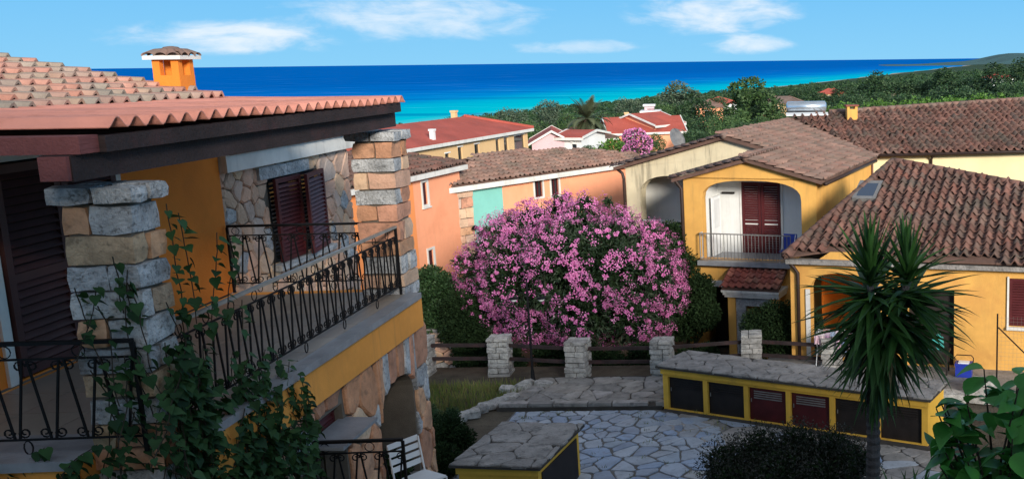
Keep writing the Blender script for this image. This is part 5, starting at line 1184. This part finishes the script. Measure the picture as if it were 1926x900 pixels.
# weeds and dry grass in the joints of the court
wd = []
for i in range(420):
    x = -8.1 + 6.0 * NP.random(); yy = 15 + 8.6 * NP.random()
    if NP.random() > .35 and not (yy > 23.2 or x < -7.6): continue
    for k in range(9): wd.append((x + NP.normal(0, .05), yy + NP.normal(0, .05), -8.41))
wd = np.array(wd); dd = unit(len(wd)) * .6; dd[:, 2] = 1; hh = NP.uniform(.02, .09, len(wd))[:, None]; sd = np.cross(dd, unit(len(wd))) * .008
V_ = np.stack([wd - sd, wd + sd, wd + dd * hh + sd * .2, wd + dd * hh - sd * .2], 1).reshape(-1, 3)
o = foliage('joint_weeds', V_, np.arange(len(V_)).reshape(-1, 4), 'grass'); o['label'] = 'small weeds in the joints of the court paving'; o['category'] = 'weeds'
# ---- trees
def crown_mesh(name, seed, kind, mt, n):
    global NP
    NP = np.random.default_rng(seed); cs = []
    rr = random.Random(seed)
    if kind == 'round':
        for i in range(16): a = rr.uniform(0, 6.28); q = rr.random() ** .5 * .62; z = rr.uniform(-.5, .62); q *= math.sqrt(max(.15, 1 - z * z * .8)); cs.append((q * math.cos(a), q * math.sin(a), z * .8, rr.uniform(.24, .40)))
    elif kind == 'tall':
        for i in range(20): z = rr.uniform(-1, 1); w_ = .55 * (1 - max(0, z) ** 1.5 * .75) * (1 - max(0, -z) * .2); a = rr.uniform(0, 6.28); q = rr.random() ** .5 * w_; cs.append((q * math.cos(a), q * math.sin(a), z * .86, rr.uniform(.16, .32)))
    else:                                             # umbrella of a pine
        for i in range(18): a = rr.uniform(0, 6.28); q = rr.random() ** .5 * .75; cs.append((q * math.cos(a), q * math.sin(a), .25 - q * q * .35 + rr.uniform(-.2, .12), rr.uniform(.20, .34)))
    P_, d_ = clump_points(cs, n, .5, 1.1, .72); V_, F_ = leaves(P_, d_, .085, .05, 0, 1.0)
    return fast_mesh(name, V_, F_, 4, mt, NP.random(len(F_)))
CR = {}
for k, kind in (('round', 'round'), ('tall', 'tall'), ('pine', 'pine')):
    for m_, mt in (('g', 'leaf_tree'), ('d', 'leaf_pine'), ('s', 'leaf_grey'), ('l', 'leaf_lime')):
        if (k, m_) in (('pine', 'l'), ('pine', 's'), ('tall', 'l')): continue
        CR[k, m_] = [crown_mesh('crown', 100 + 7 * len(CR) + i, kind, mt, 5200) for i in range(2)]
NP = np.random.default_rng(77)
tk = MB(); limbs(tk, (0, 0, 0), [(0, 0, .62)], .035, 1, .05); limbs(tk, (0, 0, .45), [(.3, .1, .85), (-.25, .2, .88), (.05, -.3, .86), (-.1, .05, .98)], .018, 2, .1)
TRUNK = tk.mesh('trunk', 'bark')
RT = random.Random(4)
def tree(u, top, Y, wpx, kind, shade, label, aspect=None, name='tree', bottom=None):
    """crown top at the given place; the crown reaches well down so that neighbours close up"""
    q = at(u, top, Y); gz = ground(q.x, Y) - .2; H = max(2.0, q.z - gz); W = wpx * Y / F_PX / 2 * (1.75 if kind == 'tall' else 1.35)
    ch = min(H * .5, W * (aspect or {'round': .85, 'tall': .95, 'pine': .7}[kind]))
    t = thing(name, label, 'tree', (q.x, Y, gz), RT.uniform(0, 360)); i = RT.randrange(2)
    ob('trunk', TRUNK, t, Matrix.Diagonal((H * .9, H * .9, H - ch, 1)))
    ob('crown', CR[kind, shade][i], t, Matrix.Translation((0, 0, H - ch)) @ Matrix.Diagonal((W * 1.05, W * 1.05, ch * 1.05, 1)))
for a in ((1035, 184, 190, 66, 'round', 's', 'rounded grey green tree standing against the turquoise sea'), (972, 197, 215, 70, 'round', 's', 'lower grey green tree left of the rounded one by the sea'), (925, 211, 300, 62, 'round', 'g', 'small dark tree above the red hipped roof chimney'),
          (868, 212, 330, 84, 'round', 'd', 'leftmost clump tree before the sea, above the red roof'), (1005, 214, 160, 70, 'round', 'g', 'green tree above the chimney of the red hipped roof'), (1065, 208, 170, 60, 'round', 'g', 'green tree directly left of the palm'),
          (1150, 198, 190, 70, 'round', 'g', 'green tree directly right of the palm crown'), (1192, 178, 240, 62, 'round', 's', 'pale leafed tree above the white terrace building'), (1235, 183, 210, 66, 'round', 'g', 'green tree right of the white terrace building'),
          (1280, 157, 215, 80, 'tall', 's', 'tall loose grey tree rising to the middle of the sea'), (1255, 190, 160, 70, 'round', 'g', 'green tree behind the salmon gable house'), (1300, 180, 150, 76, 'tall', 'd', 'dark tree right above the salmon gable house'),
          (1405, 147, 135, 100, 'tall', 'g', 'tallest bright green tree left of the silver tank'), (1440, 175, 140, 70, 'tall', 'd', 'dark green tree between the tallest tree and the silver tank'), (1375, 203, 112, 74, 'round', 'g', 'round green tree at the foot of the tallest tree'),
          (1330, 208, 120, 70, 'round', 'd', 'dark round tree left of the bright round one'), (1312, 232, 95, 74, 'round', 'd', 'dark low tree right of the salmon house'), (1360, 230, 92, 80, 'round', 'g', 'low green tree behind the pale gable'),
          (1410, 215, 96, 80, 'round', 'd', 'dark tree just above the brown gable roof'), (1450, 205, 100, 70, 'round', 'g', 'green tree touching the silver tank'), (1345, 170, 230, 60, 'round', 'd', 'distant dark tree left of the tallest tree'),
          (1146, 240, 72, 112, 'round', 'l', 'low olive green tree behind the peach roof'), (1232, 248, 70, 44, 'round', 'g', 'small green tree between pink oleander and dish'), (1120, 262, 74, 60, 'round', 'g', 'low bush tree at the palm foot'),
          (1505, 158, 290, 48, 'round', 'd', 'distant dark tree right of the tallest tree'), (1545, 163, 250, 60, 'pine', 'd', 'umbrella pine above the small yellow chimney'), (1600, 150, 300, 70, 'pine', 'd', 'wide umbrella pine right of the tent roofed house'),
          (1640, 139, 230, 80, 'tall', 'd', 'upright dark pine highest over the coast'), (1683, 136, 250, 70, 'pine', 'd', 'dark pine right of the highest upright pine'), (1600, 172, 170, 70, 'round', 'd', 'dark tree above the middle of the cream roof'), (1660, 160, 180, 80, 'pine', 'd', 'dark pine before the cream house on the slope'),
          (1728, 133, 240, 80, 'pine', 'd', 'dark pine in the middle of the right wood'), (1775, 131, 230, 76, 'tall', 'd', 'dense dark pine left of the tall right ones'), (1820, 128, 220, 84, 'pine', 'd', 'broad dark pine near the right edge'), (1865, 124, 210, 84, 'tall', 'd', 'tall dark pine second from the right edge'), (1912, 116, 200, 84, 'tall', 'd', 'tall dark pine at the right edge'),
          (1720, 158, 150, 90, 'pine', 'd', 'shadowed pine in the second row'), (1790, 155, 145, 90, 'round', 'd', 'shadowed round tree in the second row'), (1850, 150, 140, 90, 'pine', 'd', 'shadowed pine at right in the second row'), (1905, 148, 138, 80, 'round', 'd', 'shadowed round tree at the right edge'),
          (1560, 178, 120, 90, 'round', 'l', 'lime green bush tree left of the yellow chimney'), (1640, 170, 110, 100, 'round', 'l', 'lime green bush tree right of the yellow chimney'), (1700, 167, 106, 100, 'round', 'l', 'lime green bush tree over the cream roof ridge'), (1760, 163, 104, 106, 'round', 'l', 'broad lime green bush tree over the long roof'), (1820, 161, 102, 106, 'round', 'l', 'lime green bush tree near the right end of the ridge'), (1880, 158, 100, 110, 'round', 'l', 'lime green bush tree at the far right ridge'),
          (1500, 192, 120, 60, 'round', 'd', 'dark tree directly behind the silver tank'), (1930, 160, 98, 80, 'round', 'l', 'lime green bush tree cut by the right edge'),
          (1275, 205, 130, 80, 'round', 'd', 'dark tree in the gap right of the salmon gable house'), (1215, 205, 165, 60, 'round', 'd', 'dark tree touching the white terrace building'), (1475, 200, 135, 60, 'round', 'g', 'green tree peeping over the left of the silver tank'), (1530, 180, 160, 70, 'tall', 'd', 'dark tree rising behind the silver tank'), (1585, 182, 150, 70, 'round', 'd', 'dark tree behind the small yellow chimney'), (1095, 230, 120, 60, 'round', 'g', 'green tree behind the palm trunk'), (1170, 212, 140, 60, 'round', 'g', 'green tree left of the white terrace building'), (1350, 190, 170, 70, 'round', 'g', 'mid green tree below the tiny salmon house')):
    tree(*a)
# far oleander with pink flowers
po = thing('pink_oleander', 'small pink flowering oleander beside the satellite dish', 'bush', (lambda q: (q.x, 64, ground(q.x, 64)))(at(1197, 265, 64)))
cs = [C(1197, 262, 64, 20), C(1185, 258, 64, 14), C(1212, 270, 63.6, 15), C(1198, 282, 63.6, 22), C(1190, 290, 63.6, 20), C(1200, 310, 63.6, 22)]
off = np.array(po.location); P_, d_ = clump_points(cs, 3500, .6, 1.05, .7); V_, F_ = leaves(P_ - off, d_, .2, .06); foliage('leaves', V_, F_, 'leaf_oleander', po)
P_, d_ = clump_points(cs, 3500, .98, 1.1, .95); V_, F_ = leaves(P_ - off, d_, .13, .13, 0, 1.5); foliage('blossom', V_, F_, 'petal', po)
limbs(MB(), (0, 0, 0), [tuple(np.array(c[:3]) - off) for c in cs], .05, 2, .2).build('stems', 'bark', po)
# date palm
q = at(1104, 222, 86); gz = ground(q.x, 86)
PT = thing('date_palm', 'date palm with wide feathery crown above the pink house', 'palm', (q.x, 86, gz)); H = q.z - gz
pts = [(0.05 * math.sin(i), 0, H * i / 10) for i in range(11)]
MB().tube(pts, [.34 - .006 * i for i in range(11)], 10).build('trunk', 'bark', PT)
def frond_mesh(L, droop, seed):
    rr = random.Random(seed); v = []; f = []; prev = None; n = 26; p = Vector((0, 0, 0)); ang = 0.0
    for i in range(n):
        t = i / (n - 1); ang = -droop * t * t; step = Vector((math.cos(ang), 0, math.sin(ang))) * (L / n); p2 = p + step
        for s in (-1, 1):
            l = L * .26 * math.sin(math.pi * min(.97, t * .85 + .12)) * rr.uniform(.8, 1.1); tip = p + Vector((l * .55 * math.cos(ang), s * l * .8, l * .12 - l * .25)); b_ = len(v)
            v += [tuple(p + Vector((0, 0, .01))), tuple(p2), tuple(tip)]; f.append((b_, b_ + 1, b_ + 2))
        p = p2
    me = bpy.data.meshes.new('frond'); me.from_pydata(v, [], f); me.materials.append(MATS['leaf_palm']); return me
FR = [frond_mesh(2.5, d, i) for i, d in enumerate((.7, 1.1, 1.5, .4))]
rp = random.Random(8)
for i in range(64):
    el_ = rp.uniform(-65, 66); a = rp.uniform(0, 360); k = 3 if el_ > 50 else (0 if el_ > 20 else (1 if el_ > -20 else 2))
    ob('frond', FR[k], PT, Matrix.Translation((0, 0, H)) @ Matrix.Rotation(rad(a), 4, 'Z') @ Matrix.Rotation(rad(-el_), 4, 'Y') @ Matrix.Scale(rp.uniform(.75, 1.0), 4))
# ---- woodland that reads as one mass
spots = []
rw_ = random.Random(12)
while len(spots) < 2600:
    Y = 200 + 1000 * rw_.random() ** 1.7; u = rw_.uniform(700, 2050); x = (u - PPX) / F_PX * Y
    if x - shore_x(Y) < 18: continue
    if Y < 230: continue
    spots.append((x, Y, ground(x, Y), rw_.uniform(1.1, 2.6) * (1 + .0009 * Y)))
Vs = []; nl = 100
for (x, Y, z, s) in spots:
    d_ = unit(nl); d_[:, 2] = np.abs(d_[:, 2]) - .15; c = d_ * np.array([s, s, s * .9]) * NP.uniform(.75, 1.05, (nl, 1)) + np.array([x, Y, z + s * .75])
    V_, F_ = leaves(c, d_, s * .30, s * .22, 0, 1.0); Vs.append(V_)
V_ = np.concatenate(Vs); o = foliage('woodland', V_, np.arange(len(V_)).reshape(-1, 4), 'leaf_pine', None, np.repeat(NP.random(len(spots)), nl) * .75 + NP.random(len(spots) * nl) * .25)
o['label'] = 'dark wooded slope running down to the shore'; o['category'] = 'woodland'

# ---- yucca
YU = thing('yucca_tree', 'spiky two headed yucca tree on a single ringed trunk', 'yucca', (.34, 16.0, ground(.34, 16) - .02)); zb = -ground(.34, 16)
def yz(h): return h + zb
tp = [(0, 0, 0), (-.03, 0, 1.0), (0, .02, 2.0), (0, 0, 3.0), (.02, 0, yz(-4.9))]
v = MB()
pts = []; rr_ = []
for i in range(60):
    t = i / 59 * (len(tp) - 1); k = min(len(tp) - 2, int(t)); p = Vector(tp[k]).lerp(Vector(tp[k + 1]), t - k); pts.append(p); rr_.append((.125 - .02 * i / 59) * (1.10 if i % 2 else .93))
v.tube(pts, rr_, 12).build('trunk', 'bark_yucca', YU)
MB().tube([(.02, 0, yz(-4.95)), (0, 0, yz(-4.3)), (-.03, 0, yz(-3.6))], [.11, .09, .06], 8).build('branch', 'bark_yucca', YU); MB().tube([(.02, 0, yz(-4.9)), (.3, 0, yz(-4.4)), (.56, .02, yz(-3.6))], [.11, .09, .06], 8).build('branch', 'bark_yucca', YU)
def blade(L, w_, bend, mt='leaf_yucca'):
    v = []; f = []; n = 6; p = Vector((0, 0, 0))
    for i in range(n + 1):
        t = i / n; a = -bend * t * t; ww = w_ * (1 - t ** 2.2) * (.55 + .45 * math.sin(min(1, t * 2.2) * math.pi / 2)); v += [tuple(p + Vector((0, -ww, ww * .45))), tuple(p), tuple(p + Vector((0, ww, ww * .45)))]; p = p + Vector((math.cos(a), 0, math.sin(a))) * L / n
    for i in range(n): f += [(3 * i, 3 * i + 1, 3 * i + 4, 3 * i + 3), (3 * i + 1, 3 * i + 2, 3 * i + 5, 3 * i + 4)]
    me = bpy.data.meshes.new('leaf'); me.from_pydata(v, [], f); me.materials.append(MATS[mt]); return me
BL = [blade(1.12, .060, b_) for b_ in (.05, .25, .6, 1.0)]; BD = blade(1.05, .03, .9, 'leaf_dry')
ry = random.Random(3)
def rosette(c, n, e0, e1, s0, s1, up=False, dry=0.0):
    for i in range(n):
        e = ry.uniform(e0, e1); a = i * 137.5 + ry.uniform(-20, 20); k = 0 if e > 45 else (1 if e > 5 else ry.choice((0, 1, 1, 2)))
        me = BD if ry.random() < dry else BL[k]
        ob('leaf', me, YU, Matrix.Translation(Vector(c) + Vector((0, 0, ry.uniform(-.12, .12)))) @ Matrix.Rotation(rad(a), 4, 'Z') @ Matrix.Rotation(rad(-e), 4, 'Y') @ Matrix.Scale(ry.uniform(s0, s1), 4))
rosette((-.03, 0, yz(-3.42)), 16, 68, 88, .75, .95); rosette((-.03, 0, yz(-3.5)), 36, 5, 66, .75, 1.0)
rosette((.57, .02, yz(-3.42)), 16, 68, 88, .72, .92); rosette((.57, .02, yz(-3.5)), 36, 5, 66, .75, 1.0)
rosette((.0, 0, yz(-3.8)), 70, -35, 22, .95, 1.28); rosette((.54, .02, yz(-3.8)), 70, -35, 22, .95, 1.28)
rosette((.05, 0, yz(-4.2)), 75, -55, 5, .95, 1.28, dry=.03); rosette((.45, 0, yz(-4.2)), 75, -55, 5, .95, 1.25, dry=.03)
rosette((.12, 0, yz(-4.5)), 60, -78, -25, .9, 1.12, dry=.06); rosette((.2, 0, yz(-4.75)), 36, -82, -45, .8, 1.0, dry=.12)
rosette((.05, 0, yz(-5.05)), 26, -84, -55, .7, .9, dry=.25)
ys = thing('yucca_shoot', 'young yucca shoots at the foot of the yucca tree', 'plant', (.75, 15.6, ground(.75, 15.6)))
for i in range(36):
    e = ry.uniform(5, 85); ob('leaf', BL[1 if e > 30 else 2], ys, Matrix.Translation((ry.choice((0, .35)), 0, .9)) @ Matrix.Rotation(rad(i * 137.5), 4, 'Z') @ Matrix.Rotation(rad(-e), 4, 'Y') @ Matrix.Scale(ry.uniform(.7, .95), 4))
for x in (0, .35): MB().tube([(x, 0, 0), (x, 0, .95)], .06, 8).build('stem', 'bark_yucca', ys)

# ---- broad leaved shrub, lower right, close by
def broad_leaf(L, W, fold, mt='leaf_fig', curl=.5, heart=False):
    prof = [(0, .02), (.1, .30), (.25, .47), (.42, .5), (.62, .40), (.82, .2), (1, .0)] if not heart else [(-.06, .25), (.06, .46), (.25, .5), (.45, .40), (.7, .2), (.9, .06), (1, .0)]
    v = []; f = []
    for i, (t, w_) in enumerate(prof):
        z = -curl * t * t * L * .5; v += [(t * L, -w_ * W, z + fold * w_ * W), (t * L if i or not heart else .04 * L, 0, z), (t * L, w_ * W, z + fold * w_ * W)]
    for i in range(len(prof) - 1): f += [(3 * i, 3 * i + 1, 3 * i + 4, 3 * i + 3), (3 * i + 1, 3 * i + 2, 3 * i + 5, 3 * i + 4)]
    me = bpy.data.meshes.new('leaf'); me.from_pydata(v, [], f); me.materials.append(MATS[mt]); me.polygons.foreach_set('use_smooth', np.ones(len(f), bool)); return me
FG = thing('broad_leaved_shrub', 'shrub with large glossy green leaves in the lower right corner', 'shrub', (1.35, 8.9, ground(1.35, 8.9)))
fz = -ground(1.35, 8.9); FL = [broad_leaf(.33, .22, .25), broad_leaf(.28, .20, .4, curl=.9), broad_leaf(.24, .16, .2, curl=.2)]
rf_ = random.Random(31)
MB().tube([(0, 0, 0), (.05, 0, 2.0), (0, 0, 3.6), (.02, 0, fz - 4.2)], [.07, .06, .05, .04], 8).build('trunk', 'twig', FG)
for i in range(38):
    tip = Vector((rf_.uniform(-.60, .60), rf_.uniform(-.55, .35), fz + rf_.uniform(-4.1, -2.70))); 
    if tip.x < -.25 and tip.z > fz - 3.0: tip.z -= .35
    b0 = Vector((.02, 0, fz - 4.4 + rf_.uniform(0, .2))); mid = b0.lerp(tip, .5) + Vector((rf_.uniform(-.1, .1), rf_.uniform(-.1, .1), -.05))
    MB().tube([b0, mid, tip], [.018, .012, .006], 6).build('branch', 'twig', FG)
    for k in range(7):
        p = mid.lerp(tip, .35 + .65 * k / 6); a = rf_.uniform(0, 360); e = rf_.uniform(-35, 55)
        ob('leaf', FL[rf_.randrange(3)], FG, Matrix.Translation(p) @ Matrix.Rotation(rad(a), 4, 'Z') @ Matrix.Rotation(rad(-e), 4, 'Y') @ Matrix.Rotation(rf_.uniform(-.6, .6), 4, 'X') @ Matrix.Scale(rf_.uniform(.7, 1.1), 4))

# ---- climbing vine on the left pillar and railing
VI = thing('climbing_vine', 'dark green heart leaved vine over the near pillar and railing', 'vine', tuple(LH.matrix_basis @ Vector((-2.6, -.3, -2.5))), 94); V0 = Vector((-2.6, -.3, -2.5))
rv = random.Random(17); strands = []
def wander(p, n, step, drift, wob):
    out = [Vector(p)]; d = Vector(drift)
    for i in range(n):
        d = (d + Vector((rv.gauss(0, wob), rv.gauss(0, wob * .35), rv.gauss(0, wob * .6)))).normalized(); d = (d + Vector(drift) * .35).normalized(); out.append(out[-1] + d * step)
    return out
for i in range(84):
    x = rv.uniform(-3.0, -.95); zt = .92 - (x + 3) * .36
    strands.append((wander((x, -.16 + rv.uniform(-.12, .06), zt - rv.random() ** 1.3 * 1.0), rv.randint(10, 22), .055, (rv.uniform(-.3, .3), rv.uniform(-.05, .05), -.9), .35), .048))
for i in range(30):
    x = rv.uniform(-2.95, -1.0); strands.append((wander((x, -.2 + rv.uniform(-.1, .1), -.2 - rv.random()), rv.randint(14, 26), .055, (rv.uniform(-.5, .6), 0, -.6), .35), .048))
for (x, z, n) in ((-2.46, .9, 17), (-2.25, .8, 15), (-2.02, .75, 15), (-2.62, 1.0, 17), (-1.75, .6, 6)): strands.append((wander((x, -.12, z), n, .058, (rv.uniform(-.15, .1), -.02, 1), .16), .055))
for i in range(15): strands.append((wander((-3.10 - rv.random() * .05, rv.uniform(-.02, .45), rv.uniform(.3, 1.75)), rv.randint(10, 20), .06, (0, rv.uniform(-.4, .3), -.9), .22), .075))
for i in range(7): strands.append((wander((-2.95 + rv.random() * .35, -.09, rv.uniform(.0, 1.3)), rv.randint(10, 18), .06, (rv.uniform(-.2, .5), 0, -.9), .2), .065))
for i in range(26): strands.append((wander((-3.2 - rv.random() * .15, rv.uniform(.2, 1.9), rv.uniform(-.25, .12)), rv.randint(8, 16), .06, (-.05, rv.uniform(-.7, .7), -.35), .35), .06))
VL = [broad_leaf(.105, .095, .22, 'leaf_ivy', .35, True), broad_leaf(.085, .075, .35, 'leaf_ivy', .6, True), broad_leaf(.12, .10, .15, 'leaf_ivy', .2, True)]
lv = []; stm = MB()
for pts, spc in strands:
    stm.tube([p - V0 for p in pts], .0045, 4)
    L = 0; 
    for i in range(len(pts) - 1):
        if rv.random() < .055 / spc * .95:
            p = pts[i] - V0; side = rv.choice((-1, 1)); a = -90 + side * rv.uniform(10, 80); e = rv.uniform(-75, 5)
            lv.append((pts[i].x * 1.0 - abs(pts[i].z) * .2 + rv.random() * .3, Matrix.Translation(p + Vector((side * .015, -.01, 0))) @ Matrix.Rotation(rad(a), 4, 'Z') @ Matrix.Rotation(rad(-e), 4, 'Y') @ Matrix.Rotation(rv.uniform(-.5, .5), 4, 'X') @ Matrix.Scale(rv.uniform(.65, 1.15), 4)))
stuff(stm.build('stems', 'twig', VI))
rv.shuffle(lv)
for _, M_ in lv[:300]: ob('leaf', VL[rv.randrange(3)], VI, M_)
rest = lv[300:]
if rest:
    VV = []; FF = []; me = VL[0]; tv = np.array([tuple(q.co) for q in me.vertices]); tf = np.array([tuple(p.vertices) for p in me.polygons]); A = np.concatenate([tv, np.ones((len(tv), 1))], 1); RR = []
    for i, (_, M_) in enumerate(rest): VV.append((A @ np.array(M_).T)[:, :3]); FF.append(tf + i * len(tv)); RR += [rv.random()] * len(tf)
    stuff(ob('further_leaves', fast_mesh('further_leaves', np.concatenate(VV), np.concatenate(FF), 4, 'leaf_ivy', RR, True), VI))
